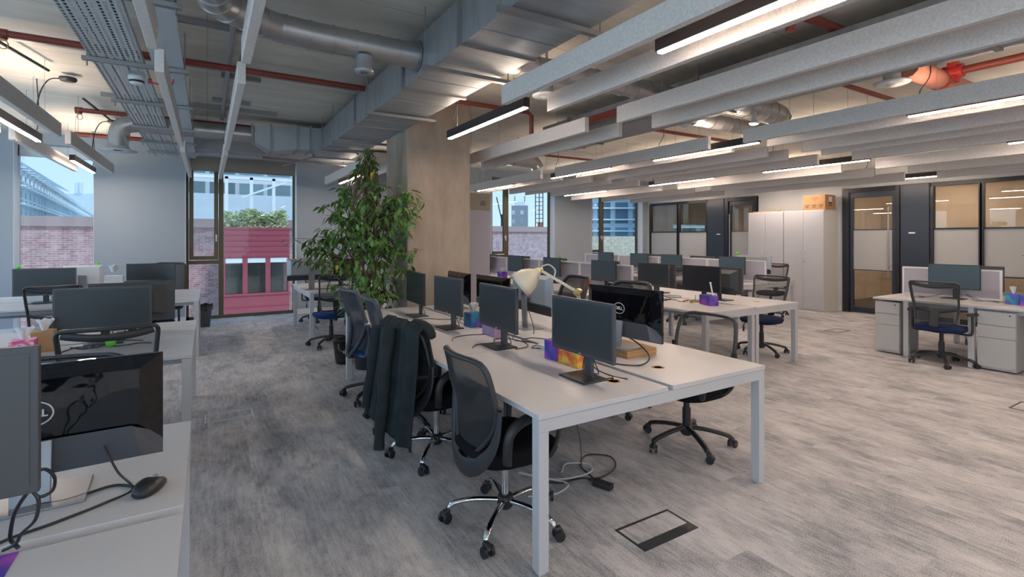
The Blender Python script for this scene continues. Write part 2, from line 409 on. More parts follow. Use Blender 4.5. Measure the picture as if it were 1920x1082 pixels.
def smooth_path(pts, n=6):
    P = [Vector(p) for p in pts]; out = []
    for i in range(len(P) - 1):
        p0 = P[max(i - 1, 0)]; p1 = P[i]; p2 = P[i + 1]; p3 = P[min(i + 2, len(P) - 1)]
        for k in range(n):
            t = k / n
            out.append(.5 * ((2 * p1) + (p2 - p0) * t + (2 * p0 - 5 * p1 + 4 * p2 - p3) * t * t + (3 * p1 - p0 - 3 * p2 + p3) * t ** 3))
    out.append(P[-1]); return out

# ------------------------------------------------------------------ the shell
YB = 10.78; XR = 11.3; ZC = 3.2
struct('floor', B(-4, XR, -5, YB + .3, -.2, 0), 'carpet')
struct('ceiling', B(-4.3, 15.2, -5.3, YB + .35, ZC, ZC + .25), 'slab')
WIN = [(-2.60, -1.62), (-.34, 1.52), (5.95, 7.85), (9.13, 11.08), (12.4, 14.3)]
wb = MB(); prev = -4.3
for (a, b) in WIN:
    wb.box(prev, a, YB, YB + .3, 0, ZC); wb.box(a, b, YB, YB + .3, 3.02, ZC); prev = b
wb.box(prev, 15.2, YB, YB + .3, 0, ZC)
struct('wall_back', wb, 'paintdim')
wl_ = MB(); prev = -5.3
for (a, b) in ((-4.6, -1.2), (-.9, 2.5), (2.8, 6.2), (6.5, 9.9)):
    wl_.box(-4.3, -4, prev, a, 0, ZC); wl_.box(-4.3, -4, a, b, 0, .25); wl_.box(-4.3, -4, a, b, 3.0, ZC); prev = b
wl_.box(-4.3, -4, prev, YB + .3, 0, ZC)
struct('wall_left', wl_, 'paint')
wf = MB(); prev = -4.3
for (a, b) in ((-3.8, -1.2), (-.9, 1.7)):
    wf.box(prev, a, -5.3, -5, 0, ZC); wf.box(a, b, -5.3, -5, 0, .25); wf.box(a, b, -5.3, -5, 3.0, ZC); prev = b
wf.box(prev, XR, -5.3, -5, 0, ZC)
struct('wall_front', wf, 'paint')
wr = MB(); wr.box(XR, XR + .15, -5.3, YB, 2.53, ZC); wr.box(XR, XR + .15, 5.38, 7.24, 0, 2.53); wr.box(XR, XR + .15, 10.70, YB, 0, 2.53); wr.box(XR, XR + .15, -5.3, -3, 0, 2.53)
struct('wall_right', wr, 'paint')
struct('baseboard_right', B(XR - .015, XR, 5.38, 5.46, 0, .1), 'reveal')
bb = MB(); prev = -4
for (a, b) in WIN[:4]:
    bb.box(prev, a, YB - .012, YB, 0, .1); prev = b
bb.box(prev, XR, YB - .012, YB, 0, .1)
struct('baseboard_back', bb, 'reveal')
col = struct('wall_column', B(1.985, 2.80, 5.62, 6.42, 0, ZC), 'colconc', bevel=.012)
# meeting rooms behind the glass
struct('wall_meeting_back', MB().box(15, 15.2, -5.3, YB + .3, 0, ZC).box(XR + .15, 15, 6.2, 6.3, 0, ZC).box(XR, 15, -5.3, -5, 0, ZC), 'meet')
struct('floor_meeting', B(XR, 15, -5.3, YB + .3, -.2, .0), 'meetfloor')
for i, (a, b) in enumerate(WIN):
    n = i + 1; y0, y1 = YB + .2, YB + .27
    fr = MB()
    if i != 0:
        fr.box(a, a + .045, y0, y1, 0, 3.02).box(b - .045, b, y0, y1, 0, 3.02).box(a, b, y0, y1, 0, .06).box(a, b, y0, y1, 2.96, 3.02)
        m0, m1 = a + .52, a + .60
        fr.box(m0, m1, y0, y1, .06, 2.96).box(a + .045, m0, y0, y1, 1.03, 1.10)
    else:
        fr.box(a, a + .02, y0, y1, 0, 3.02).box(b - .02, b, y0, y1, 0, 3.02).box(a, b, y0, y1, 2.84, 3.02).box(a, b, y0, y1, 0, .06)
    w = struct('window_%d' % n, fr, 'bronze' if i else 'reveal')
    g = MB()
    if i:
        g.box(m1, b - .045, y0 + .03, y0 + .036, .06, 2.96).box(a + .045, m0, y0 + .03, y0 + .036, .06, 1.03)
    else: g.box(a + .02, b - .02, y0 + .03, y0 + .036, .06, 2.84)
    g.build('glass_pane', 'glass', w)
    if i:
        s = MB(); s0, s1 = a + .05, m0 - .004; zb, zt = 1.11, 2.95; t = .07
        s.box(s0, s0 + t, y0 - .03, y0 + .04, zb, zt).box(s1 - t, s1, y0 - .03, y0 + .04, zb, zt).box(s0 + t, s1 - t, y0 - .03, y0 + .04, zb, zb + t).box(s0 + t, s1 - t, y0 - .03, y0 + .04, zt - t, zt)
        so = s.build('window_sash', 'bronze', w, bevel=.004)
        B(s0 + t, s1 - t, y0, y0 + .006, zb + t, zt - t).build('sash_pane', 'glass', so)
        h = MB(); hx = s1 - t / 2; h.box(hx - .012, hx + .012, y0 - .045, y0 - .03, 1.50, 1.58); h.bar((hx, y0 - .045, 1.57), (hx, y0 - .075, 1.57), .018, .018); h.bar((hx, y0 - .075, 1.58), (hx, y0 - .072, 1.45), .022, .012)
        h.build('sash_handle', 'white', so)
    rv = MB()
    for xx in ((a, a + .006), (b - .006, b)): rv.box(xx[0], xx[1], YB - .004, y0, 0, 3.02)
    rv.build('window_reveal', 'reveal', w)
    if i in (1, 4):
        bl = B(a + .02, b - .02, YB + .10, YB + .103, 2.765 if i == 1 else 1.95, 3.02).build('roller_blind', 'blind', w)
        MB().tube([(a + .02, YB + .1, 2.765 if i == 1 else 1.95), (b - .02, YB + .1, 2.765 if i == 1 else 1.95)], .012).build('blind_bar', 'alu', bl)
# trench heater grille along the window wall
tg = MB(); 
for k in range(150):
    x = -1.0 + k * .0235
    tg.box(x, x + .008, 10.42, 10.66, .0, .006)
g0 = B(-1.02, 2.55, 10.40, 10.68, .0, .003).build('floor_grille', 'white'); tag(g0, 'long slotted metal floor grille at the foot of the tall window', 'grille')
tg.build('grille_bars', 'dark', g0)['kind'] = 'stuff'

# glazed partitions on the right wall (frames, panes, film)
def partition(n, spans, label=None):
    fr = MB(); X0, X1 = XR - .03, XR + .08
    ya, yb = spans[0][0], spans[-1][1]
    lo, hi = min(ya, yb), max(ya, yb)
    fr.box(X0, X1, lo, hi, 2.46, 2.53).box(X0, X1, lo, hi, 0, .09)
    for s in spans:
        for y in s[:2]: fr.box(X0, X1, y - .022, y + .022, .09, 2.46)
    for s in spans:
        fr.box(X0 + .02, X1 - .02, min(s[:2]), max(s[:2]), 1.675, 1.70)
        fr.box(X0 + .02, X1 - .02, min(s[:2]), max(s[:2]), .855, .875)
    o = struct('window_%d' % n, fr, 'navydark')
    for s in spans:
        a, b = min(s[:2]) + .022, max(s[:2]) - .022
        B(XR + .02, XR + .03, a, b, .09, 2.46).build('glass_pane', 'pglass', o)
        B(XR + .012, XR + .016, a, b, .875, 1.675).build('frosted_film', 'frost', o)
    return o
partition(6, [(10.67, 9.65), (9.63, 8.67)])
partition(7, [(3.86, 3.19), (3.17, 2.0), (1.98, .8), (.78, -.4), (-.42, -3)])
def glass_door(n, y0, y1, fy0, fy1, hy):
    # y0<y1 is the leaf, fy0<fy1 the frame outside
    fr = MB(); X0, X1 = XR - .04, XR + .10
    fr.box(X0, X1, fy0, y0, 0, 2.53).box(X0, X1, y1, fy1, 0, 2.53).box(X0, X1, y0, y1, 2.44, 2.53)
    o = struct('door_%d' % n, fr, 'navydark', bevel=.004)
    lf = MB(); t = .07
    lf.box(XR, XR + .05, y0 + .01, y0 + t, .02, 2.43).box(XR, XR + .05, y1 - t, y1 - .01, .02, 2.43).box(XR, XR + .05, y0 + t, y1 - t, .02, .12).box(XR, XR + .05, y0 + t, y1 - t, 2.33, 2.43)
    lf.box(XR + .005, XR + .045, y0 + t, y1 - t, 1.675, 1.69).box(XR + .005, XR + .045, y0 + t, y1 - t, .865, .88)
    l = lf.build('door_leaf', 'navy', o, bevel=.003)
    B(XR + .02, XR + .03, y0 + t, y1 - t, .12, 2.33).build('door_pane', 'pglass', l)
    B(XR + .013, XR + .017, y0 + t, y1 - t, .88, 1.675).build('door_film', 'frost', l)
    h = MB(); h.cyl((XR - .06, hy, .75), (XR - .06, hy, 2.12), .014, 12)
    for z in (.95, 1.95): h.cyl((XR - .06, hy, z), (XR + .01, hy, z), .009, 8)
    h.build('door_handle', 'alu', l)
    return o
glass_door(1, 4.42, 5.24, 4.36, 5.36, 4.53)
glass_door(2, 7.34, 8.04, 7.26, 8.14, 7.98)
struct('trim_1', B(XR - .03, XR + .1, 3.90, 4.34, 0, 2.53), 'navy', bevel=.004)
struct('trim_2', B(XR - .03, XR + .1, 8.16, 8.65, 0, 2.53), 'navy', bevel=.004)
for y in (4.16, 8.32):
    tag(B(XR - .036, XR - .03, y - .05, y + .05, 1.60, 1.625).build('door_sign', 'paper'), 'small white plate on the dark navy panel beside the %s glass door' % ('right' if y < 5 else 'left'), 'sign')

# ------------------------------------------------------------------ ceiling services
TH, HB = .05, .145
ordn = ['first', 'second', 'third', 'fourth', 'fifth', 'sixth', 'seventh', 'eighth', 'ninth', 'tenth', 'eleventh', 'twelfth']
rows = [(.38, 3.36), (3.80, 6.80), (7.22, 10.20)]
rowname = ['nearest row', 'middle row', 'far row by the windows']
def baffle(x, r, zb, label, group):
    y0, y1 = rows[r]
    t = thing('ceiling_baffle', (x + TH / 2, (y0 + y1) / 2, zb), label, 'baffle', group)
    L = (y1 - y0) / 2
    B(-TH / 2, TH / 2, -L, L, 0, HB).build('felt_panel', 'felt', t, bevel=.003)
    for yy in (-L + .5, L - .5):
        MB().tube([(0, yy, HB), (0, yy, ZC - zb)], .0018, 5).build('suspension_wire', 'steel', t)
    return t
chr_ = [(1.94, 2.55, (0, 2)), (2.37, 2.55, (0, 2)), (3.13, 2.55, (0, 1)), (3.57, 2.55, (0, 1)), (4.96, 2.55, (0, 1, 2)), (5.40, 2.55, (0, 1, 2)), (6.10, 2.55, (0, 1, 2)), (6.55, 2.55, (0, 1, 2)),
        (7.30, 2.55, (0, 1, 2)), (7.95, 2.48, (0, 1, 2)), (8.95, 2.48, (0, 1, 2)), (10.0, 2.48, (0, 1, 2))]
for r in range(3):
    k = 0
    for (x, zb, rr) in chr_:
        if r in rr:
            lab = 'felt baffle %s from the metal duct, %s' % (ordn[k], rowname[r]); k += 1
            baffle(x, r, zb, lab, 'felt baffles over the right half of the room')
for k, x in enumerate((-1.78, -1.33, -.28, .17)):
    for r in range(3):
        if k < 2 and r == 0: continue
        baffle(x, r, 2.55, 'pale felt baffle %s from the left, %s' % (ordn[k], rowname[r]), 'felt baffles over the left aisle')

def linear_lamp(x, y0, y1, label, group='linear ceiling lamps', zb=2.55):
    t = thing('linear_lamp', (x, (y0 + y1) / 2, zb), label, 'ceiling lamp', group)
    L = (y1 - y0) / 2
    MB().box(-.03, .03, -L, L, .006, .085).build('lamp_housing', 'lamp_body', t, bevel=.002)
    B(-.017, .017, -L + .01, L - .01, -.002, .006).build('lamp_lens', 'lens', t)
    B(-.022, .022, -L + .04, L - .04, .0846, .0854).build('uplight_lens', 'lensup', t)
    for yy in (-L + .2, L - .2): MB().tube([(0, yy, .085), (0, yy, ZC - zb)], .0018, 5).build('suspension_wire', 'steel', t)
    MB().tube(smooth_path([(0, L - .1, .085), (.015, L - .08, .2), (.03, L - .15, .35), (.01, L - .12, ZC - zb)], 5), .005, 6).build('lamp_cable', 'black', t)
    return t
lampcols = {2.16: [(.48, 1.98, 'over the near end of the front desk bench'), (3.34, 4.83, 'in front of the concrete column'), (8.40, 9.90, 'glimpsed behind the top of the tall plant')],
            5.12: [(.42, 1.92, 'at the near right, over the open carpet'), (3.27, 4.78, 'over the near end of the second bench'), (5.62, 7.11, 'over the middle of the second bench'), (8.40, 9.90, 'just right of the column near the windows')],
            7.52: [(.40, 1.90, 'at the far right picture edge'), (3.24, 4.74, 'in front of the cabinets, middle of three'), (5.65, 7.13, 'over the third bench of dividers'), (8.40, 9.90, 'near the window wall at the third bench')],
            10.45: [(3.25, 4.70, 'close to the navy door panel on the right'), (5.50, 6.95, 'above the white cabinets'), (8.38, 9.86, 'above the far left glass partition')],
            -1.55: [(5.75, 7.25, 'over the left desks, the nearer one'), (8.80, 10.30, 'in front of the left window')]}
for x, L in lampcols.items():
    for (a, b, s) in L: linear_lamp(x, a, b, 'black linear lamp with glowing strip, hung %s' % s)
# unseen lamps added behind the camera for illumination, continuing the same rows
for x in (-1.55, 2.16, 5.12, 7.52, 10.45):
    for (a, b) in ((-1.95, -.45), (-4.3, -2.8)): linear_lamp(x, a, b, 'unseen black linear lamp added for light in the rows continuing behind the photographer', 'linear ceiling lamps added behind')
for (x, y) in ((12.6, 4.6), (12.6, 1.5), (13.2, 8.6), (12.6, -1.5), (14.2, 4.6), (14.2, 1.5), (12.2, 8.6), (14.2, -1.5)):  # lamps added to brighten the rooms behind the glass partitions
    linear_lamp(x, y - .75, y + .75, 'black linear lamp added to brighten the meeting room %s' % ('behind the far glass partition' if y > 7 else 'behind the right glass partition'), 'added meeting room lamps', 2.75)

# main rectangular duct
t = thing('rectangular_duct', (1.705, 3.4, 2.79), 'large rectangular galvanised air duct running to the concrete column', 'duct')
for k, (ya, yb) in enumerate(((-3.2, -.6), (-.6, 1.45), (1.45, 3.0), (3.0, 4.12), (4.12, 5.75), (5.75, 7.6), (7.6, 8.35))):
    B(-.28, .28, ya, yb - .0, 0, .315).build('duct_section', 'duct', t, loc=(0, -3.4, 0))
    y = yb - 3.4
    MB().box(-.30, .30, y - .02, y + .02, -.015, .33).build('duct_flange', 'steel', t)
for y in (1.5, 2.35, 3.45, 5.0, 6.6, 7.3):
    h = MB(); h.box(-.37, .37, y - 3.4 - .02, y - 3.4 + .02, -.045, -.016)
    ho = h.build('support_channel', 'steel', t)
    for xx in (-.35, .35): MB().tube([(xx, y - 3.4, -.07), (xx, y - 3.4, ZC - 2.79)], .005, 6).build('hanger_rod', 'steel', ho)
for y in (1.1, 1.9, 2.7, 3.8, 4.5, 5.4, 6.1, 7.0): B(-.28, .28, y - 3.4, y - 3.4 + .006, -.003, 0).build('duct_rib', 'alu', t)
def spiral(pts, r, mb=None, pitch=.16):
    m = mb or MB(); m.tube(pts, r, 24)
    P = [Vector(p) for p in pts]; acc = 0
    for i in range(len(P) - 1):
        d = P[i + 1] - P[i]; L = d.length; d.normalize(); s = -acc
        a = pitch - acc
        while a < L:
            c = P[i] + d * a; m.tube([c - d * .005, c + d * .005], r + .005, 24, True); a += pitch
        acc = (L - (a - pitch)) % pitch
    return m
t = thing('spiral_duct', (1.42, 3.8, 2.96), 'round spiral-seam duct entering the side of the big rectangular duct', 'duct')
m = spiral([(-.0, 0, 0), (-.28, 0, 0), (-.75, 0, 0), (-1.0, -.02, 0)], .098); m.build('duct_body', 'spiral', t)
spiral(smooth_path([(-1.0, -.02, 0), (-1.2, -.12, 0), (-1.35, -.24, 0), (-1.41, -.5, 0), (-1.42, -1.4, 0)], 3), .095, pitch=.12).build('duct_elbow', 'spiral', t)
MB().tube([(-.01, 0, 0), (-.0, 0, 0)], .125, 24).build('duct_collar', 'steel', t)
MB().lathe([(.055, 0), (.055, -.09), (.068, -.105), (.068, -.125), (.03, -.125)], 20).build('air_valve', 'silver', t, loc=(-.42, -.03, -.085))
t = thing('spiral_duct', (-.95, 7.9, 2.96), 'far round duct with a downturned elbow and round diffuser', 'duct')
spiral([(.22, 0, 0), (.9, 0, 0), (1.48, 0, 0)], .105, pitch=.2).build('duct_body', 'spiral', t)
MB().tube(smooth_path([(.22, 0, 0), (.12, 0, -.01), (.03, 0, -.06), (0, 0, -.16)], 5) + [Vector((0, 0, -.32))], .105, 24).build('duct_elbow', 'spiral', t)
MB().lathe([(.105, -.30), (.13, -.335), (.20, -.35), (.20, -.358), (.05, -.35)], 32).build('diffuser', 'white', t)
t = thing('duct_transition', (.53, 7.9, 2.86), 'boxy galvanised duct elbow joining the far round duct to the main duct', 'duct')
tr = MB(); 
def rect(x, w, z0, z1): return [(x, -w, z0), (x, w, z0), (x, w, z1), (x, -w, z1)]
tr.loft([rect(0, .11, .0, .21), rect(.22, .18, -.13, .22)], smooth=False); tr.build('taper', 'duct', t)
MB().loft([rect(.24, .18, -.13, .22), rect(.56, .2, -.08, .24)], smooth=False).build('duct_section', 'duct', t)
MB().loft([rect(.58, .2, -.08, .24), rect(.9, .22, -.07, .25)], smooth=False).build('duct_section', 'duct', t)
for x, a, b in ((.0, .13, .23), (.23, .2, .24), (.57, .22, .26), (.74, .24, .27)): B(x - .012, x + .012, -a, a, -.15 if x == .23 else (-.02 if x == 0 else -.1), b).build('duct_flange', 'steel', t)

# second rectangular duct and branches on the right
t = thing('rectangular_duct', (4.3, 2.2, 2.80), 'grey rectangular duct above the baffles between the two benches', 'duct')
B(-.28, .28, -4.5, 3.6, 0, .27).build('duct_section', 'duct', t)
for y in (-1, 1, 3): B(-.30, .30, y - .02, y + .02, -.015, .285).build('duct_flange', 'steel', t)
def sduct(pts, r, label):
    P = [Vector(p) for p in pts]; t = thing('spiral_duct', P[0], label, 'duct')
    spiral([p - P[0] for p in P], r).build('duct_body', 'spiral', t); return t
sduct([(1.99, 3.45, 2.93), (2.9, 3.45, 2.93), (4.0, 3.45, 2.93)], .09, 'round spiral duct between the main duct and the second duct')
sduct([(4.6, 3.86, 2.9), (5.4, 3.86, 2.9), (6.6, 3.84, 2.9)], .085, 'slim spiral duct above the second bench, brightly lit')
sduct(smooth_path([(4.6, 3.42, 2.98), (5.2, 3.42, 2.98), (5.5, 3.42, 2.98), (5.70, 3.42, 2.96), (5.78, 3.42, 2.90)], 5), .12, 'thick spiral duct ending in an elbow above the second bench')
sduct(smooth_path([(4.4, 8.0, 2.98), (5.15, 8.0, 2.98), (5.35, 8.0, 2.95), (5.42, 8.0, 2.86)], 5), .12, 'round duct elbow near the windows right of the column')
for (x, y, z, rr, lab) in ((2.62, 3.72, 2.78, .13, 'white round air diffuser beside the near lamp'), (4.93, 1.96, 2.80, .13, 'white disc wireless unit under the right ceiling'), (4.52, 3.75, 2.74, .055, 'small white round valve left of the slim spiral duct'), (5.15, 3.35, 2.76, .055, 'small white round valve under the thick spiral duct')):
    t = thing('ceiling_diffuser', (x, y, z), lab, 'diffuser')
    MB().lathe([(0, 0), (rr * .3, 0), (rr * .35, .012), (rr * .7, .006), (rr, .02), (rr, .03), (rr * .5, .05), (rr * .45, .16)], 28).build('diffuser_disc', 'white', t)
    MB().cyl((0, 0, .05), (0, 0, ZC - z), .012, 8).build('stem', 'steel', t)

# perforated trays, support channels
t = thing('cable_tray', (-.60, 4.4, 2.90), 'wide perforated cable tray full of small slots on the left ceiling', 'cable tray')
B(-.165, .165, -3.2, 5.9, 0, .003).build('tray_floor', 'perf', t)
MB().box(-.168, -.165, -3.2, 5.9, 0, .05).box(.165, .168, -3.2, 5.9, 0, .05).build('tray_side', 'tray', t)
cb = MB()
for k in range(5): cb.tube([(-.12 + k * .055 + random.uniform(-.01, .01), -3.2 + j * .9, .02) for j in range(11)], .011, 6)
cb.build('tray_cables', 'dark', t)['kind'] = 'stuff'
t = thing('cable_tray', (-.27, 4.4, 2.90), 'narrow plain blue-grey cable tray beside the perforated one', 'cable tray')
MB().box(-.10, .10, -3.2, 5.9, 0, .003).box(-.103, -.10, -3.2, 5.9, 0, .05).box(.10, .103, -3.2, 5.9, 0, .05).build('tray_floor', 'tray', t)
for k, y in enumerate((2.2, 3.55, 4.92, 6.28, 7.62, 8.72, 9.7)):
    t = thing('support_channel', (-.47, y, 2.865), 'galvanised support channel under the cable trays, %s from the front' % ordn[k], 'bracket', 'channels under the trays')
    B(-.34, .34, -.02, .02, 0, .03).build('channel', 'steel', t)
    for xx in (-.31, .31): MB().tube([(xx, 0, -.04), (xx, 0, ZC - 2.865)], .005, 6).build('hanger_rod', 'steel', t)
for k, (xa, xb, y) in enumerate(((-1.6, 1.42, 5.68), (-1.05, .8, 7.4), (-.2, .45, 4.55), (-1.25, .2, 8.45), (-.9, .2, 3.7), (.12, .48, 5.9), (.05, .45, 7.0))):
    t = B(xa, xb, y - .02, y + .02, ZC - .045, ZC).build('ceiling_rail', 'steel')
    tag(t, 'slim galvanised rail fixed flat to the concrete ceiling, %s in order of listing from left' % ordn[k], 'rail', 'rails on the left ceiling')
railn = ['the long one beside the near red pipe', 'in front of the far red pipe', 'short one by the round duct elbow', 'behind the far red pipe', 'nearest to the camera', 'short one right of the trays, nearer', 'short one right of the trays, farther']
for o, s in zip([o for o in C.objects if o.name.startswith('ceiling_rail')], railn): o['label'] = 'slim galvanised rail on the left ceiling, ' + s
t = thing('conduit_run', (.17, 2, 3.15), 'flexible grey conduit bundle running along the ceiling left of the round duct', 'conduit')
MB().tube([(.0, k * .4, .0 + .01 * math.sin(k)) for k in range(16)], .022, 8).build('flexible_hose', 'silver', t)
MB().tube([(.09, 0, .02), (.09, 6, .02)], .006, 6).build('thin_conduit', 'steel', t)
def pipe(pts, r, label, mat='redpipe', fit=True):
    P = [Vector(p) for p in pts]; t = thing('sprinkler_pipe', P[0], label, 'pipe')
    MB().tube([p - P[0] for p in P], r, 12).build('pipe_run', mat, t)
    return t, P
def elbow(t, P, p):
    p = Vector(p) - P[0]; MB().cyl(p + Vector((-.035, 0, 0)), p + Vector((.035, 0, 0)), .036, 12).cyl(p, p + Vector((0, 0, -.05)), .034, 12).build('elbow_fitting', 'redpipe', t)
def ring(t, P, p):
    p = Vector(p) - P[0]; MB().tube([(p.x + .028 * math.cos(a), p.y, p.z - .085 + .034 * math.sin(a)) for a in [2 * PI * k / 14 for k in range(14)]], .0045, 6, closed=True).build('sprinkler_ring', 'brass', t)
t, P = pipe([(-1.36, 5.36, 3.10), (1.6, 5.36, 3.10)], .029, 'red sprinkler pipe crossing the left ceiling, nearer one with brass ring'); elbow(t, P, (-1.36, 5.36, 3.10)); ring(t, P, (-1.35, 5.36, 3.10))
t, P = pipe([(-1.36, 8.08, 3.10), (1.45, 8.08, 3.10)], .029, 'red sprinkler pipe crossing the left ceiling, farther one with brass ring'); elbow(t, P, (-1.36, 8.08, 3.10)); ring(t, P, (-1.35, 8.08, 3.10))
pipe([(-1.8, 10.40, 3.165), (-.85, 10.40, 3.165)], .034, 'red pipe along the top of the back wall behind the round elbow')
t, P = pipe([(1.9, 5.30, 3.10), (3.45, 5.30, 3.10), (3.50, 5.30, 3.06), (3.50, 5.30, 2.72)], .027, 'red pipe right of the column turning down in an elbow')
t, P = pipe([(4.7, 5.20, 3.10), (7.6, 5.20, 3.10)], .026, 'red pipe seen between the baffles above the second bench')
t, P = pipe([(4.2, 6.75, 3.08), (5.55, 6.75, 3.08), (5.60, 6.75, 3.12), (5.60, 6.75, ZC)], .027, 'red pipe with upturned end above the baffle gap')
pipe([(4.9, 7.9, 3.1), (6.9, 7.9, 3.1)], .022, 'thin red pipe far back above the second bench')
t, P = pipe([(4.9, 3.40, 3.13), (5.62, 3.40, 3.13), (5.68, 3.40, 3.14), (5.68, 3.40, ZC)], .03, 'red pipe elbow above the thick spiral duct')
pipe([(5.5, 2.66, 3.1), (7.2, 2.66, 3.1)], .026, 'red pipe running behind the white ceiling disc')
pipe([(2.9, 1.66, 3.0), (2.9, 1.66, 2.72)], .027, 'short vertical red pipe between two near baffles', )
pipe([(1.5, 2.0, 3.12), (4.2, 2.0, 3.12)], .035, 'red pipe crossing above the near baffles')
pipe([(3.75, 2.0, 2.87), (3.75, 7.0, 2.87)], .04, 'red pipe along the room above the third and fourth baffles')
t, P = pipe([(5.62, -.6, 2.98), (5.62, 1.78, 2.98)], .034, 'red water main at the upper right running lengthwise')
MB().cyl((0, 2.30, 0), (0, 2.44, 0), .060, 16).box(-.05, .05, 2.34, 2.40, -.09, .09).build('clamp_fitting', 'redfit', t)
for z in (-.08, .08): MB().cyl((-.07, 2.37, z), (.07, 2.37, z), .012, 8).build('clamp_bolt', 'brass', t)
t, P = pipe([(4.95, 1.86, 2.93), (6.6, 1.86, 2.93)], .085, 'thick salmon coloured pipe crossing at the upper right', 'salmon')
MB().cyl((.62, 0, 0), (.66, 0, 0), .088, 20).build('coupling', 'redfit', t)
t = thing('cable_tray', (5.42, 1.2, 3.04), 'slotted white cable tray beside the red water main at the right', 'cable tray')
B(-.08, .08, -1.8, .9, 0, .003).build('tray_floor', 'perf', t); MB().box(-.083, -.08, -1.8, .9, 0, .05).box(.08, .083, -1.8, .9, 0, .05).build('tray_side', 'tray', t)
# window-wall services
t = thing('cable_tray', (1.2, 10.25, 2.98), 'pale cable tray along the head of the tall window', 'cable tray')
MB().box(-1.35, 2.2, -.12, .12, 0, .004).box(-1.35, 2.2, -.125, -.12, 0, .05).build('tray_floor', 'tray', t)
t = B(-.2, 3.4, 9.5, 9.85, 2.95, 3.15).build('wall_duct', 'duct'); tag(t, 'flat grey duct running in front of the tall window head', 'duct')
tag(MB().bar((.75, 8.9, 2.80), (2.3, 9.1, 2.80), .035, .035).bar((1.45, 8.4, 2.80), (1.1, 9.3, 2.74), .02, .02).build('bracket_rail', 'steel'), 'crossed support rails in front of the window head', 'bracket')
# smoke detector and its red link
t = thing('smoke_detector', (-.49, 5.05, 2.76), 'white smoke detector under the perforated tray', 'detector')
MB().lathe([(0, 0), (.035, 0), (.048, .012), (.052, .04), (.06, .045), (.06, .07), (0, .07)], 24).build('detector_body', 'white', t)
MB().lathe([(.049, .014), (.051, .014), (.052, .03), (.050, .03)], 24).build('vent_slots', 'black', t)
MB().box(-.05, .05, -.03, .03, .07, .10).build('mount_plate', 'steel', t)
t = tag(MB().tube(smooth_path([(-.40, 5.0, 2.79), (-.36, 5.0, 2.775), (-.30, 5.0, 2.77), (-.25, 5.0, 2.785), (-.24, 5.0, 2.83)], 5), .006, 8).tube([(-.41, 5.0, 2.79), (-.385, 5.0, 2.79)], .02, 10).build('alarm_cable', 'redfit'), 'short red alarm cable with a plug beside the smoke detector', 'cable')
for k, (p, q) in enumerate((((-1.62, 4.9, 3.12), (-1.30, 6.4, 3.12)), ((-1.22, 7.5, 3.12), (-1.05, 9.9, 3.14)))):
    t = MB().tube([p, q], .014, 8).build('cable_conduit', 'dark'); tag(t, 'dark diagonal conduit on the left ceiling, %s piece' % ('nearer' if k == 0 else 'farther'), 'conduit')
for k, (x, y) in enumerate(((-1.22, 6.75), (-1.12, 8.9))):
    t = thing('junction_disc', (x, y, 3.12), 'round dark cable junction under the left ceiling, %s one' % ('nearer' if k == 0 else 'farther'), 'junction box')
    MB().lathe([(0, 0), (.06, 0), (.075, .02), (.07, .04), (0, .05)], 20).build('disc_body', 'dark', t)
    MB().tube(smooth_path([(-.05, 0, .02), (-.14, -.05, -.02), (-.2, -.1, -.2), (-.22, -.12, -.48)], 6), .006, 6).build('hanging_cable', 'black', t)
# ------------------------------------------------------------------ desk benches
DZ = .73
def bench(x0, x1, y0, y1, cuts, along, label, mid=False, extra=(), gap=.04, legs=True, noend=False, name='desk_bench'):
    """cuts: boundaries along the long axis (world coordinates)"""
    t = thing(name, (x0, y0, 0), label, 'desk')
    def bx(m, a0, a1, c0, c1, z0, z1):   # a: along, c: across (world) -> local
        if along == 'Y': m.box(c0 - x0, c1 - x0, a0 - y0, a1 - y0, z0, z1)
        else: m.box(a0 - x0, a1 - x0, c0 - y0, c1 - y0, z0, z1)
        return m
    c0, c1 = (x0, x1) if along == 'Y' else (y0, y1)
    cm = (c0 + c1) / 2
    for k in range(len(cuts) - 1):
        a, b = cuts[k] + (.0015 if k else 0), cuts[k + 1] - (.0015 if k < len(cuts) - 2 else 0)
        for (p, q) in ((c0, cm - gap / 2), (cm + gap / 2, c1)):
            bx(MB(), a, b, p, q, DZ - .025, DZ).build('tabletop', 'desk', t, bevel=.002)
    lw = .055
    def leg(a, c): bx(bx(MB(), a - lw / 2, a + lw / 2, c - lw / 2, c + lw / 2, .012, DZ - .085), a - .02, a + .02, c - .02, c + .02, 0, .012).build('leg', 'frame', t, bevel=.002)
    if legs:
        ends = [cuts[0] + lw / 2 + .004] + ([] if noend else [cuts[-1] - lw / 2 - .004]) + list(extra)
        for a in ends:
            bx(MB(), a - lw / 2, a + lw / 2, c0 + .004, c1 - .004, DZ - .085, DZ - .027).build('end_rail', 'frame', t, bevel=.002)
            for c in (c0 + lw / 2 + .004, c1 - lw / 2 - .004): leg(a, c)
            if mid:
                for c in (cm - .04, cm + .04): leg(a, c)
        for c in (c0 + .12, cm - .12, cm + .12, c1 - .12):
            bx(MB(), cuts[0] + .06, cuts[-1] - (.38 if noend else .06), c - .02, c + .02, DZ - .075, DZ - .027).build('beam', 'frame', t)
        bx(MB(), cuts[0] + .3, cuts[-1] - .3, cm - .10, cm + .10, .55, .56).build('cable_tray', 'frame', t)
    return t
b1 = bench(1.26, 2.96, 1.85, 5.52, [1.85, 3.07, 4.30, 5.52], 'Y', 'large white desk bench in the centre foreground with four legs')
for (gx, gy) in ((2.045 - .13, 2.08), (2.35, 2.16)):
    MB().lathe([(.0, 0), (.028, 0), (.033, .002), (.04, .002), (.041, 0)], 24).build('grommet', 'wood', b1, loc=(gx - 1.26, gy - 1.85, DZ))
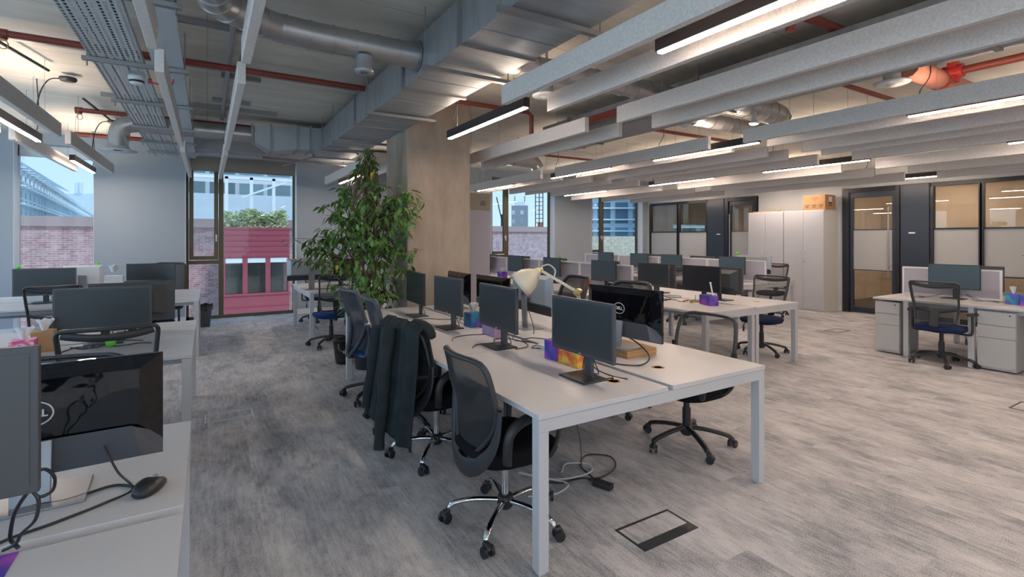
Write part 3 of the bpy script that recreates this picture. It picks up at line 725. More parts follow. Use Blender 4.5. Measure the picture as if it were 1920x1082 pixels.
b2 = bench(4.47, 6.20, 3.45, 10.2, [3.45, 5.36, 6.6, 7.8, 9.0, 10.2], 'Y', 'second white desk bench behind the central one, with lilac dividers at its far part', mid=True, extra=(5.4, 7.8))
MB().lathe([(.0, 0), (.028, 0), (.033, .002), (.04, .002), (.041, 0)], 24).build('grommet', 'wood', b2, loc=(1.35, .3, DZ))
b3 = bench(7.58, 9.25, 5.20, 10.2, [5.20, 6.46, 7.70, 8.95, 10.2], 'Y', 'third white desk bench in front of the far glass partition and cabinets', extra=(7.7,))
br = bench(7.62, 9.30, -.5, 3.25, [3.25, 2.02, .8, -.5][::-1], 'Y', 'white desk bench at the right edge with drawer pedestals under it', extra=(2.88, 2.24), noend=True)
l1 = bench(-3.3, -.06, .92, 2.58, [-3.3, -1.68, -.06], 'X', 'white desk bench at the lower left corner holding a computer mouse', gap=.05)
l2 = bench(-3.3, -.09, 4.04, 5.71, [-3.3, -1.7, -.09], 'X', 'white desk bench at the left, second from the camera')
l3 = bench(-3.3, -.09, 7.55, 9.22, [-3.3, -1.7, -.09], 'X', 'white desk bench at the left nearest the window wall')
d2 = bench(1.26, 4.0, 7.70, 9.36, [1.26, 2.63, 4.0], 'X', 'white desk bench behind the tall plant near the windows')

def pedestal(x, y0, y1, lab):
    t = thing('drawer_pedestal', (x, (y0 + y1) / 2, 0), lab, 'pedestal', 'pedestals under the right desk bench')
    w = (y1 - y0) / 2
    B(0, .55, -w, w, .02, .68).build('cabinet_body', 'ped', t)
    for (z0, z1) in ((.045, .375), (.38, .52), (.525, .672)):
        d = B(-.018, 0, -w + .003, w - .003, z0, z1).build('drawer', 'ped', t, bevel=.002)
        if z1 > .6: MB().cyl((-.021, -w + .05, .645), (-.016, -w + .05, .645), .009, 12).build('lock', 'dark', d)
pedestal(7.66, 2.955, 3.235, 'grey white three-drawer pedestal at the left end of the right desk')
pedestal(7.66, 1.86, 2.19, 'grey white three-drawer pedestal at the right picture edge')

def divider(x, y0, y1, lab, group):
    t = thing('desk_divider', (x, (y0 + y1) / 2, DZ), lab, 'divider', group)
    w = (y1 - y0) / 2 - .004; H = .385; f = .022
    MB().box(-.016, .016, -w, -w + f, 0, H).box(-.016, .016, w - f, w, 0, H).box(-.016, .016, -w + f, w - f, 0, f).box(-.016, .016, -w + f, w - f, H - f, H).build('divider_frame', 'white', t, bevel=.002)
    B(-.010, .010, -w + f, w - f, f, H - f).build('divider_fabric', 'divfab', t)
for k, (a, b) in enumerate(((5.38, 6.6), (6.6, 7.8), (7.8, 9.0), (9.0, 10.2))): divider(5.335, a, b, 'lilac divider panel on the second bench, %s from its near end' % ordn[k], 'dividers of the second bench')
for k, (a, b) in enumerate(((5.24, 6.46), (6.46, 7.7), (7.7, 8.95), (8.95, 10.2))): divider(8.415, a, b, 'lilac divider panel on the third bench, %s from its near end' % ordn[k], 'dividers of the third bench')
divider(8.46, 2.18, 3.235, 'lilac divider panel behind the wide monitor on the right bench', 'dividers of the right bench')
divider(8.46, .9, 1.98, 'lilac divider panel at the right picture edge', 'dividers of the right bench')

# ------------------------------------------------------------------ chairs
def superloop(w, d, z, n=32, e=3.2, cy=0, zf=0):
    out = []
    for j in range(n):
        t = 2 * PI * j / n; c, s = math.cos(t), math.sin(t)
        x = w * abs(c) ** (2 / e) * (1 if c > 0 else -1); y = d * abs(s) ** (2 / e) * (1 if s > 0 else -1)
        out.append((x, y + cy, z - (zf * max(0, y / d) ** 3)))
    return out
def castor(t, x, y, ang, mat='black'):
    m = MB(); ca, sa = math.cos(ang + .9), math.sin(ang + .9)
    dx, dy = ca * .018, sa * .018; ax, ay = -sa, ca
    for s in (-1, 1):
        c = Vector((x + dx + ax * .012 * s, y + dy + ay * .012 * s, .027)); a = Vector((ax, ay, 0))
        m.cyl(c, c + a * .015 * s, .027, 16)
    m.cyl((x, y, .045), (x, y, .075), .010, 8)
    m.tube([(x - dx * .3 - ax * 0, y - dy * .3, .052), (x + dx, y + dy, .056), (x + dx * 1.9, y + dy * 1.9, .036)], [.016, .018, .012], 8)
    m.build('castor', mat, t)
def chair_base(t, mat, rot=.3, rad=.30, lift=.40, chrome=False):
    for k in range(5):
        a = rot + k * 2 * PI / 5; c, s = math.cos(a), math.sin(a)
        if chrome: P = smooth_path([(c * .03, s * .03, .115), (c * rad * .5, s * rad * .5, .118), (c * rad * .88, s * rad * .88, .098), (c * rad, s * rad, .062)], 4); m = MB().tube(P, [.017] * (len(P) - 1) + [.010], 10, sc=(1, .8))
        else: P = smooth_path([(c * .02, s * .02, .13), (c * rad * .5, s * rad * .5, .115), (c * rad * .92, s * rad * .92, .085), (c * rad, s * rad, .065)], 4); m = MB().tube(P, [.026] + [.021] * (len(P) - 2) + [.013], 10, sc=(1, .75))
        m.build('base_leg', mat, t); castor(t, c * rad, s * rad, a)
    MB().lathe([(.001, .07), (.032, .072), (.045, .09), (.045, .12), (.036, .145), (.001, .145)], 20).build('hub', 'black', t)
    g = MB(); 
    if chrome: g.cyl((0, 0, .13), (0, 0, lift), .021, 16)
    else: g.cyl((0, 0, .14), (0, 0, .27), .030, 16).cyl((0, 0, .26), (0, 0, lift), .022, 16)
    g.build('gas_lift', 'chrome' if chrome else 'black', t)
    MB().box(-.07, .07, -.10, .08, lift - .02, lift + .015).build('tilt_mechanism', 'black', t, bevel=.01)
    MB().tube(smooth_path([(.05, .05, lift), (.17, .06, lift - .01), (.21, .06, lift - .05), (.215, .06, lift - .085)], 4), .005, 6).tube([(.212, .06, lift - .07), (.216, .06, lift - .14)], [.009, .013], 10).build('lever', 'black', t)
def seat(t, z, mat, w=.245, d=.24, th=.085):
    L = [superloop(w * .72, d * .72, z - th), superloop(w * .93, d * .93, z - th + .012), superloop(w, d, z - th * .45, zf=.012), superloop(w * .985, d * .985, z - .014, zf=.02), superloop(w * .9, d * .9, z, zf=.022), superloop(w * .5, d * .5, z + .004, zf=.005), superloop(.01, .01, z + .004)]
    MB().loft(L).build('seat', mat, t)
def backfn(z0, z1, wtop, wbot, y0, lean, curve, lumbar=.03):
    def f(u, v):   # u in -1..1, v in 0..1 bottom to top
        w = wbot + (wtop - wbot) * v; x = u * w
        y = y0 - lean * v * v + lumbar * math.sin(PI * min(1, v * 1.6)) * (1 if v < .625 else .0) + curve * (u * u) * (w / .24) ** 2
        return (x, y, z0 + (z1 - z0) * v)
    return f
def outline(f, cr=.14, n=6):
    pts = []
    cor = [(-1, 0), (1, 0), (1, 1), (-1, 1)]
    # walk the border with rounded corners in (u, v)
    seq = [((-1 + cr, 0), (1 - cr, 0)), ((1, cr * .5), (1, 1 - cr * .5)), ((1 - cr, 1), (-1 + cr, 1)), ((-1, 1 - cr * .5), (-1, cr * .5))]
    for k, (a, b) in enumerate(seq):
        for i in range(9): q = i / 8; pts.append((a[0] + (b[0] - a[0]) * q, a[1] + (b[1] - a[1]) * q))
        nb = seq[(k + 1) % 4][0]; c = [(1, 0), (1, 1), (-1, 1), (-1, 0)][k]
        for i in range(1, 4): q = i / 4; pts.append(((1 - q) ** 2 * b[0] + 2 * q * (1 - q) * c[0] + q * q * nb[0], (1 - q) ** 2 * b[1] + 2 * q * (1 - q) * c[1] + q * q * nb[1]))
    return [f(u, v) for (u, v) in pts]
def t_arms(t, mat='black', z=.64):
    for s in (-1, 1):
        a = MB(); a.tube(smooth_path([(s * .12, 0, .39), (s * .25, 0, .385), (s * .285, 0, .42), (s * .285, 0, z - .03)], 5), .016, 8, sc=(1.3, .8))
        L = [superloop(.04, .125, z - .025, 20, 2.6), superloop(.046, .13, z - .012, 20, 2.6), superloop(.042, .125, z, 20, 2.6), superloop(.01, .08, z + .003, 20, 2.6)]
        a.loft([[(p[0] + s * .285, p[1] + .02, p[2]) for p in l] for l in L])
        a.build('armrest', mat, t)
def loop_arms(t, mat='black'):
    for s in (-1, 1):
        P = smooth_path([(s * .21, -.10, .40), (s * .275, -.14, .46), (s * .285, -.13, .58), (s * .28, -.04, .635), (s * .28, .08, .63), (s * .275, .16, .56), (s * .24, .14, .43), (s * .2, .1, .40)], 5)
        MB().tube(P, .016, 8, sc=(1.6, .7)).build('armrest', mat, t)
def chair(style, label, group=None):
    t = thing('office_chair', (0, 0, 0), label, 'chair', group)
    if style in ('hoop', 'hoopblack'):
        ch = style == 'hoop'
        chair_base(t, 'chrome' if ch else 'black', .45 if ch else .2, .31, .39, ch); seat(t, .475, 'fabric', .25, .25, .10)
        f0 = backfn(.41, .93, 1, 1, -.24, .06, .0, .02)
        def f(u, v):
            w = .055 + .205 * (1 - (1 - min(1, v / .62)) ** 2) if v < .62 else .26 - .03 * ((v - .62) / .38) ** 2
            p = f0(0, v); return (u * w, p[1] + .055 * (u * w / .24) ** 2, p[2])
        def mf(u, v):
            vv = v; uu = u * 2 - 1; p = f(uu * .97, vv); return p
        MB().grid(lambda a, b: mf(a, b), 14, 14).build('back_mesh', 'mesh' if ch else 'meshopen', t)
        # side and top frame, thick rim
        top = [f(-1, .0 + .06 * k) for k in range(0, 16)] + [f(-.93, .97), f(-.7, 1.0)] + [f(-.7 + .14 * k, 1.0) for k in range(1, 11)] + [f(.93, .97)] + [f(1, .9 - .06 * k) for k in range(0, 16)]
        MB().tube(smooth_path(top, 2), .015, 8, sc=(1.1, .8)).build('back_frame', 'dark', t)
        # the wide hoop that carries the back
        H = []
        for k in range(25):
            a = PI * k / 24; x = -.272 * math.cos(a); z = .70 - .34 * math.sin(a) ** .8; y = -.255 + .075 * (x / .27) ** 2 - .0 * math.sin(a)
            H.append((x, y, z))
        def hf(i, j):
            k = i * 24; k0 = min(int(k), 23); fr = k - k0; p = Vector(H[k0]).lerp(Vector(H[k0 + 1]), fr)
            a = PI * i; n = Vector((-math.cos(a), 0, -math.sin(a))); wd = .018 + .030 * math.sin(a)
            ang = 2 * PI * j; return p + n * math.cos(ang) * wd + Vector((0, 1, 0)) * math.sin(ang) * .012
        MB().grid(hf, 36, 12).build('back_hoop', 'dark', t)
        MB().bar((0, -.25, .39), (0, -.05, .385), .06, .02).build('back_bracket', 'black', t)
        loop_arms(t)
    elif style in ('task', 'tasknavy', 'taskblack', 'taskarm'):
        chair_base(t, 'black', .1, .30, .40); seat(t, .475, {'task': 'bluefab', 'tasknavy': 'navyfab', 'taskarm': 'navyfab', 'taskblack': 'fabric'}[style], .24, .235, .08)
        f = backfn(.52, 1.0, .235, .195, -.225, .07, .035, .03)
        MB().tube(outline(f, .16), .015, 8, sc=(1.35, .75), closed=True).build('back_frame', 'dark', t)
        MB().grid(lambda a, b: f((a * 2 - 1) * .97, .04 + .93 * b), 10, 12).build('back_mesh', 'meshopen', t)
        # yoke across the lower third and spine to the mechanism
        y = MB(); y.tube([Vector(f(u, .36 - .10 * (1 - abs(u)) ** .7)) + Vector((0, -.006, 0)) for u in [-.98 + .098 * k for k in range(21)]], .014, 8, sc=(.7, 1.3))
        y.bar(Vector(f(0, .30)) + Vector((0, -.02, 0)), Vector(f(0, .0)) + Vector((0, -.03, -.04)), .085, .02).bar((0, -.25, .48), (0, -.06, .385), .06, .025)
        y.build('back_spine', 'black', t, bevel=.003)
        MB().tube([Vector(f(u, .96 - .07 * (1 - u * u))) for u in [-.9 + .09 * k for k in range(21)]], .012, 8, sc=(.6, 1.8)).build('top_band', 'dark', t)
        if style == 'taskarm': t_arms(t)
    elif style == 'tall':
        chair_base(t, 'black', .3, .32, .40); seat(t, .48, 'bluefab', .245, .24, .08)
        f = backfn(.44, 1.04, .245, .225, -.22, .10, .04, .035)
        MB().tube(outline(f, .14), .019, 8, sc=(1.2, .8), closed=True).build('back_frame', 'slate', t)
        MB().grid(lambda a, b: f((a * 2 - 1) * .97, .02 + .96 * b), 10, 12).build('back_mesh', 'meshblue', t)
        for s in (-1, 1): MB().tube(smooth_path([f(s * .99, .50), Vector(f(s * .65, .22)) + Vector((0, -.04, 0)), Vector(f(s * .2, .02)) + Vector((0, -.06, -.02)), (0, -.22, .41), (0, -.05, .385)], 5), .02, 8, sc=(1.2, .7)).build('back_brace', 'slate', t)
        for s in (-1, 1): MB().cyl(Vector(f(s, .50)) + Vector((0, -.02, 0)), Vector(f(s, .50)) + Vector((0, .02, 0)), .018, 12).build('pivot', 'alu', t)
    elif style == 'exec':
        chair_base(t, 'black', .2, .32, .42); seat(t, .50, 'fabric', .26, .26, .10)
        f = backfn(.50, 1.10, .22, .27, -.22, .12, .06, .03)
        MB().tube(outline(f, .30), .02, 8, sc=(1.2, .9), closed=True).build('back_frame', 'black', t)
        MB().grid(lambda a, b: f((a * 2 - 1) * .97, .02 + .96 * b), 10, 12).build('back_mesh', 'mesh', t)
        MB().bar((0, -.24, .52), (0, -.05, .40), .08, .03).build('back_bracket', 'black', t)
        loop_arms(t)
    return t
PROTO = {}
def put_chair(style, x, y, deg, label, group=None, sz=1.0):
    if style not in PROTO:
        t = chair(style, label, group); PROTO[style] = t; t.location = (x, y, 0); t.rotation_euler.z = R(deg); index_kids()
    else:
        t = dup(PROTO[style], (x, y, 0), R(deg), label, group)
    return t
# facing: 0 = towards the windows (+Y), -90 = towards +X, 90 = towards -X, 180 = towards the camera
put_chair('hoop', 1.37, 2.33, -92, 'black mesh office chair with chrome base at the near left side of the central desk')
put_chair('hoop', 1.38, 3.30, -84, 'chrome-based office chair wearing a dark jacket at the central desk')
put_chair('tall', 1.40, 4.04, -96, 'slate framed chair with blue seat between jacket chair and trash bucket')
put_chair('tall', 1.40, 4.80, -86, 'slate framed blue-seated chair at the far left corner of the central desk')
put_chair('hoopblack', 3.02, 2.50, 90, 'black mesh chair with black base on the near right side of the central desk')
put_chair('exec', 3.10, 3.40, 96, 'tall black chair behind the glossy black monitor back')
put_chair('exec', 3.12, 4.30, 84, 'tall black chair behind the cream desk lamp arm')
put_chair('exec', 3.12, 5.05, 92, 'dark chair at the far right corner of the central desk')
put_chair('tasknavy', 6.28, 3.98, 95, 'mesh chair with navy seat at the near end of the second bench')
put_chair('taskblack', 4.22, 4.15, -100, 'black chair half under the second bench, seen through another chair')
put_chair('taskblack', 4.30, 8.0, -90, 'dark mesh chair beside the column banner near the windows')
put_chair('tasknavy', 7.35, 6.1, -80, 'dark mesh chair between second and third benches')
put_chair('taskblack', 9.45, 5.80, 100, 'black mesh chair in front of the white cabinets')
put_chair('taskarm', 7.58, 2.50, -88, 'mesh chair with armrests and navy seat at the right desk bench')
put_chair('task', 1.50, 7.42, 5, 'blue-seated mesh chair behind the trash bucket at the plant desk')
put_chair('taskarm', 1.75, 9.72, 175, 'armed chair at the window side of the desk behind the plant')
put_chair('taskblack', -.50, 3.95, 3, 'mesh backed chair at the left, in front of the wide dark monitor')
put_chair('taskblack', -1.44, 7.42, 6, 'pale lit mesh chair at the far left desk bench')
put_chair('taskblack', -1.93, 6.15, 172, 'mesh chair cut off by the left picture edge')
put_chair('taskarm', -.60, 7.75, -4, 'blue-seated chair tucked under the far left desk bench')
put_chair('exec', -.60, 9.72, 165, 'dark high-backed chair left of the tall window')
put_chair('hoop', -.62, 2.98, 170, 'chrome-based chair partly hidden behind the near left desk')

# dark jacket hung over the second chair
jt = thing('jacket', (1.38, 3.30, 0), 'dark fleece jacket draped over the back of a chair', 'jacket', None, R(-84))
def jf(u, v):
    x = (u * 2 - 1); s = v
    # path: front hem (inside) -> over the top -> down the back to the hem
    path = [(-.20, .66), (-.235, .80), (-.265, .93), (-.295, .985), (-.335, .95), (-.35, .75), (-.375, .55), (-.40, .36), (-.41, .27)]
    q = s * (len(path) - 1); i = min(int(q), len(path) - 2); fr = q - i
    y = path[i][0] * (1 - fr) + path[i + 1][0] * fr; z = path[i][1] * (1 - fr) + path[i + 1][1] * fr
    w = .285 + .10 * max(0, s - .45); fall = max(0, s - .4)
    fold = min(1, s * 1.6) * (.012 * math.sin(x * 11 + 1.0) + .007 * math.sin(x * 23 + s * 5)) + fall * (.022 * math.sin(x * 6 + .6) + .010 * math.sin(x * 15 + s * 4))
    zz = z - (.03 * abs(x) ** 3) - .05 * x * fall + .02 * math.sin(x * 7) * fall
    if s < .3: zz += 0
    return (x * w, y - fold + .045 * x * x * (1 if s > .3 else 1), zz)
MB().grid(jf, 56, 48).build('jacket_body', 'jacket', jt, solid=.012)
def sleeve(x0, y0, z0, x1, y1, z1, r0, r1):
    P = [Vector((x0 + (x1 - x0) * k / 10 + .008 * math.sin(k * 1.3), y0 + (y1 - y0) * k / 10, z0 + (z1 - z0) * k / 10)) for k in range(11)]
    MB().tube(P, [r0 + (r1 - r0) * k / 10 + .005 * math.sin(k * 1.9) for k in range(11)], 16, sc=(1, .72)).build('jacket_sleeve', 'jacket', jt)
sleeve(.03, -.37, .93, .07, -.455, .17, .062, .045)
sleeve(-.24, -.33, .90, -.33, -.38, .32, .062, .048)
MB().tube(smooth_path([(.17, -.26, .985), (.22, -.23, .965), (.27, -.20, .93), (.285, -.18, .88)], 5), [.018, .02, .024, .028, .03, .034, .036, .036, .036, .036, .034, .032, .03, .028, .024, .02], 12, sc=(1.3, .8)).build('jacket_collar', 'jacket', jt)

# ------------------------------------------------------------------ monitors
def monitor(style, label, group=None):
    t = thing('monitor', (0, 0, DZ), label, 'monitor', group)
    W_, H_, zb = .27, .315, .13
    if style == 'wide': W_, H_, zb = .29, .33, .09
    if style == 'high': W_, H_, zb = .275, .325, .225
    if style == 'gloss': W_, H_, zb = .32, .34, .06
    if style == 'silver': W_, H_, zb = .34, .33, .14
    if style == 'white': W_, H_, zb = .20, .34, .09
    th = .022
    casing = {'gloss': 'gloss', 'silver': 'silver', 'white': 'white', 'alu': 'dark'}.get(style, 'bezel' if style in ('std', 'wide', 'high') else 'black')
    stand = {'gloss': 'alu', 'silver': 'alu', 'white': 'alu', 'std': 'slate'}.get(style, 'dark')
    pn = MB().box(-W_, W_, -th / 2, th / 2, zb, zb + H_)
    if style not in ('gloss', 'silver', 'white'): pn.loft([[(-W_ * .8, th / 2, zb + .05), (W_ * .8, th / 2, zb + .05), (W_ * .8, th / 2, zb + H_ - .03), (-W_ * .8, th / 2, zb + H_ - .03)][::-1], [(-W_ * .5, .05, zb + .08), (W_ * .5, .05, zb + .08), (W_ * .5, .05, zb + H_ - .08), (-W_ * .5, .05, zb + H_ - .08)][::-1]], smooth=False)
    p = pn.build('display_casing', casing, t, bevel=.003)
    bz = .016 if style in ('std', 'wide', 'high') else .008
    scm = {'std': 'screenblue', 'wide': 'screenblue', 'high': 'bezel', 'thin': 'screenrefl', 'dark': 'screen', 'mirror': 'screen', 'white': 'screen', 'silver': 'screen', 'gloss': 'screen'}[style]
    B(-W_ + bz, W_ - bz, -th / 2 - .0015, -th / 2, zb + bz * 1.3, zb + H_ - bz).build('screen', scm, p)
    if style in ('std', 'wide', 'thin'): text('DELL', .011, 'logo', p, (0, -th / 2 - .001, zb + bz * .6), (R(90), 0, 0), 'brand_mark')
    tilt = 0
    if style == 'silver' or style == 'white':
        # bulged back, dark lower band
        MB().loft([[(-W_, th / 2, zb + .075), (W_, th / 2, zb + .075), (W_, th / 2, zb + H_), (-W_, th / 2, zb + H_)][::-1], [(-W_ * .85, .042, zb + .09), (W_ * .85, .042, zb + .09), (W_ * .85, .042, zb + H_ - .03), (-W_ * .85, .042, zb + H_ - .03)][::-1]], smooth=False).build('rear_shell', casing, t, bevel=.004)
        MB().box(-W_, W_, th / 2, th / 2 + .006, zb, zb + .072).build('rear_band', 'dark' if style == 'silver' else 'white', t)
        n = MB(); n.bar((0, .07, .004), (0, .085, zb + H_ * .62), .085, .014); n.box(-.03, .03, .035, .085, zb + .13, zb + .19)
        n.build('stand_neck', 'alu', t, bevel=.002); B(-.12, .12, -.05, .15, 0, .006).build('stand_base', 'alu', t, bevel=.002)
        if style == 'silver':
            k = MB().tube([(.024 * math.cos(a), 0, .024 * math.sin(a)) for a in [2 * PI * i / 24 for i in range(24)]], .0015, 6, closed=True).build('logo_ring', 'dark', t, loc=(0, .094, zb + .16))
            text('DELL', .017, 'dark', k, (0, .001, 0), (R(90), 0, PI), 'brand_mark')
    elif style == 'gloss':
        MB().loft([[(-W_, th / 2, zb + .05), (W_, th / 2, zb + .05), (W_, th / 2, zb + H_), (-W_, th / 2, zb + H_)][::-1], [(-W_ * .8, .045, zb + .12), (W_ * .8, .045, zb + .12), (W_ * .8, .045, zb + H_ - .04), (-W_ * .8, .045, zb + H_ - .04)][::-1]], smooth=False).build('glossy_back', 'gloss', t, bevel=.006)
        MB().loft([[(-W_, th / 2 - .001, zb), (W_, th / 2 - .001, zb), (W_, th / 2 - .001, zb + .07), (-W_, th / 2 - .001, zb + .07)][::-1], [(-W_ * .82, .05, zb + .015), (W_ * .82, .05, zb + .015), (W_ * .74, .056, zb + .12), (-W_ * .74, .056, zb + .12)][::-1]], smooth=False).build('rear_band', 'slate', t, bevel=.004)
        ring = MB().tube([(.046 * math.cos(a), 0, .036 * math.sin(a)) for a in [2 * PI * i / 32 for i in range(32)]], .0022, 6, closed=True).build('logo_ring', 'logo', t, loc=(0, .0475, zb + .20))
        text('DELL', .030, 'logo', ring, (0, .001, 0), (R(90), 0, PI), 'brand_mark', bold=.0008)
        n = MB(); n.bar((0, .085, .004), (0, .06, zb + .12), .09, .014); n.build('stand_neck', 'alu', t, bevel=.002)
        B(-.13, .13, -.06, .14, 0, .007).build('stand_base', 'alu', t, bevel=.002)
    else:
        n = MB(); n.bar((0, .055, .004), (0, .05, zb + H_ * .55), .055 if style != 'std' else .065, .022); n.build('stand_neck', stand, t, bevel=.003)
        B(-.115, .115, -.075, .10, 0, .010).build('stand_base', 'dark' if style != 'mirror' else 'slate', t, bevel=.003)
        if style != 'high': MB().tube(smooth_path([(.02, .03, zb + .04), (.05, .08, .04), (.0, .10, .012), (-.10, .12, .006)], 5), .003, 6).build('power_cable', 'black', t)
    return t
MP = {}
def put_mon(style, x, y, deg, label, group=None, dz=0):
    if style not in MP:
        t = monitor(style, label, group); MP[style] = t; t.location = (x, y, DZ + dz); t.rotation_euler.z = R(deg); index_kids()
    else: t = dup(MP[style], (x, y, DZ + dz), R(deg), label, group)
    return t
# screen faces -Y at 0; -90 -> faces -X; 90 -> faces +X; 180 -> faces +Y
G1 = 'monitors on the central desk bench'
put_mon('std', 1.80, 2.215, -90, 'nearest monitor on the central desk, screen towards us, beside orange tissue box', G1)
put_mon('std', 1.80, 3.17, -90, 'second monitor from the front on the left row of the central desk', G1)
put_mon('std', 1.80, 4.05, -88, 'third monitor of the central left row, plain slate screen', G1)
put_mon('mirror', 1.80, 4.85, -92, 'farthest monitor of the central left row, screen reflecting the plant', G1)
put_mon('gloss', 2.45, 2.56, 96, 'glossy black monitor back with round logo standing on a cardboard tray', G1, dz=.05)
put_mon('silver', 2.45, 3.70, 86, 'silver monitor back behind the cream lamp shade', G1)
put_mon('gloss', 2.48, 4.47, 92, 'dark glossy monitor back just right of the column foot', G1)
put_mon('gloss', 2.45, 5.20, 86, 'dark monitor back against the concrete column', G1)
G2 = 'monitors on the second bench'
put_mon('dark', 5.22, 4.10, -88, 'monitor at the near end of the second bench with a purple box beside it', G2)
put_mon('wide', 5.60, 4.08, 90, 'dark monitor back at the near right end of the second bench', G2)
put_mon('std', 5.22, 4.88, -88, 'second bench monitor left of the one with the purple box', G2)
put_mon('wide', 5.58, 5.08, 86, 'dark monitor back behind the second screen of the second bench', G2)
for k, y in enumerate((5.82, 7.17, 8.38, 9.65)):
    put_mon('thin', 5.16, y, -90 + (2, -3, 1, -2)[k], 'blue-grey screen on the second bench, %s divider place from its near end' % ordn[k], G2)
    put_mon('wide', 5.52, y + .33, 90, 'dark monitor back over the dividers of the second bench, %s place from its near end' % ordn[k], G2)
G3 = 'monitors on the third bench'
for k, y in enumerate((5.80, 7.21, 8.12, 9.22)):
    put_mon('thin', 8.24, y, -90, 'blue-grey screen on the third bench, %s from its near end' % ordn[k], G3)
for k, y in enumerate((5.62, 6.75, 7.95)):
    put_mon('silver' if k == 0 else 'wide', 8.62, y, 90, 'monitor back showing over the third bench dividers, %s from the near end' % ordn[k], G3)
put_mon('thin', 8.27, 2.60, -92, 'wide blue-grey monitor on the right desk bench', 'monitors on the right bench')
put_mon('wide', 8.72, 2.52, 90, 'black monitor top showing behind the right desk monitor', 'monitors on the right bench')
GL = 'monitors on the left desks'
put_mon('gloss', -.45, 2.08, 180 + 3, 'large glossy black monitor back with round logo at the lower left', GL, dz=-.06 + .06)
put_mon('high', -.595, 1.50, 2, 'grey monitor with thick bezel cut by the left picture edge', GL)
put_mon('wide', -.66, 4.80, 2, 'wide dark monitor on the second left desk behind a mesh chair', GL)
put_mon('wide', -.53, 5.22, 181, 'dark monitor back at the right end of the second left desk', GL)
put_mon('wide', -1.69, 8.18, 2, 'dark monitor with green ball on top at the far left', GL)
put_mon('white', -1.40, 8.60, 180, 'white computer back with round green sticker at the far left', GL)
put_mon('mirror', -.65, 8.35, 4, 'glossy dark monitor left of the tall window reflecting the room', GL)
put_mon('silver', 1.36, 8.25, 184, 'silver monitor back at the left end of the plant desk', GL)
put_mon('dark', 1.90, 8.62, 0, 'black monitor half hidden by the ficus leaves', GL)

# ------------------------------------------------------------------ small things
def tissue(x, y, z, w, d, h, mat, label, deg=0, tuft=True):
    t = thing('tissue_box', (x, y, z), label, 'tissue box', None, R(deg))
    B(-w / 2, w / 2, -d / 2, d / 2, 0, h).build('box_body', mat, t, bevel=.002)
    if tuft:
        def tf(u, v):
            a = 2 * PI * u; r = (.012 + .03 * v) * (1 + .35 * math.sin(3 * a + v * 2)); return (r * math.cos(a), r * math.sin(a) * .6, h + .075 * v + .012 * math.sin(5 * a) * v)
        MB().grid(tf, 20, 6).build('tissue', 'paper', t)
    return t
tissue(1.955, 2.66, DZ, .115, .115, .125, 'tis_purple', 'tall purple blue tissue box beside the nearest monitor', 8)
tissue(1.965, 2.50, DZ, .23, .11, .085, 'tis_orange', 'orange yellow tissue box behind the nearest monitor', 88, False)
tissue(1.99, 3.56, DZ, .22, .11, .085, 'tis_lilac', 'lilac pink box under the second monitor of the central row', 88, False)
tissue(2.03, 4.02, DZ, .12, .12, .125, 'tis_teal', 'teal and violet tissue box between the third monitor and the column', 5)
tissue(5.05, 3.86, DZ, .22, .11, .115, 'tis_purple', 'purple box holding stationery at the near end of the second bench', 70, False)
tissue(5.02, 6.05, DZ, .12, .12, .12, 'tis_orange', 'orange tissue box by the dividers of the second bench', 5)
tissue(5.0, 8.62, DZ, .14, .14, .12, 'tis_purple', 'purple tissue box far back on the second bench near the column', 10)
tissue(8.12, 1.88, DZ, .12, .12, .12, 'tis_purple', 'purple tissue box at the right picture edge', 12, False)
tissue(8.2, 2.02, DZ, .12, .12, .13, 'tis_teal', 'teal tissue box at the right picture edge', 5)
tissue(-1.03, 4.47, DZ, .12, .13, .125, 'tis_pink', 'pink geometric tissue box on the second left desk', 4)
tissue(-.98, 4.72, DZ, .12, .16, .14, 'card', 'brown carton behind the pink tissue box', 3)
# cardboard tray under the glossy monitor
t = thing('cardboard_tray', (2.45, 2.56, DZ), 'low cardboard tray propping up the glossy monitor stand', 'box')
MB().box(-.12, .15, -.16, .16, 0, .05).build('tray_body', 'card', t, bevel=.002); MB().box(-.122, .152, -.162, .162, .022, .027).build('tray_tape', 'wood', t)
# desk lamp
t = thing('desk_lamp', (2.17, 2.62, DZ), 'cream enamel jointed desk lamp with brass joints', 'lamp')
MB().lathe([(0, 0), (.085, 0), (.085, .012), (.03, .02), (.012, .04), (0, .04)], 28).build('lamp_base', 'cream', t)
J = Vector((-.135, -.08, .44)); H_ = Vector((-.26, .17, .575))
MB().bar((0, 0, .03), J, .022, .012).build('lower_arm', 'cream', t)
MB().bar(J, H_, .020, .013).build('upper_arm', 'cream', t)
MB().cyl(J + Vector((-.02, -.015, 0)), J + Vector((.02, .015, 0)), .024, 16).cyl(H_ + Vector((-.02, -.015, 0)), H_ + Vector((.02, .015, 0)), .016, 14).build('arm_joint', 'brass', t)
MB().tube(smooth_path([H_ + Vector((.01, 0, .02)), H_ + Vector((.05, -.03, .035)), H_ + Vector((.075, -.07, .0)), H_ + Vector((.05, -.09, -.05))], 5), .005, 6).build('lamp_cord', 'cordw', t)
mat = Matrix.Translation(H_ + Vector((-.01, .008, -.01))) @ Vector((-.62, .42, -.60)).to_track_quat('Z', 'Y').to_matrix().to_4x4()
MB().lathe([(.001, -.012), (.024, -.012), (.030, .012), (.052, .035), (.078, .075), (.090, .125), (.093, .155), (.089, .155), (.085, .125), (.072, .078), (.046, .042), (.001, .02)], 36, mat).build('lamp_shade', 'cream', t)
MB().lathe([(.001, .03), (.012, .04), (.028, .075), (.026, .10), (.001, .115)], 20, mat).build('light_bulb', 'paper', t)
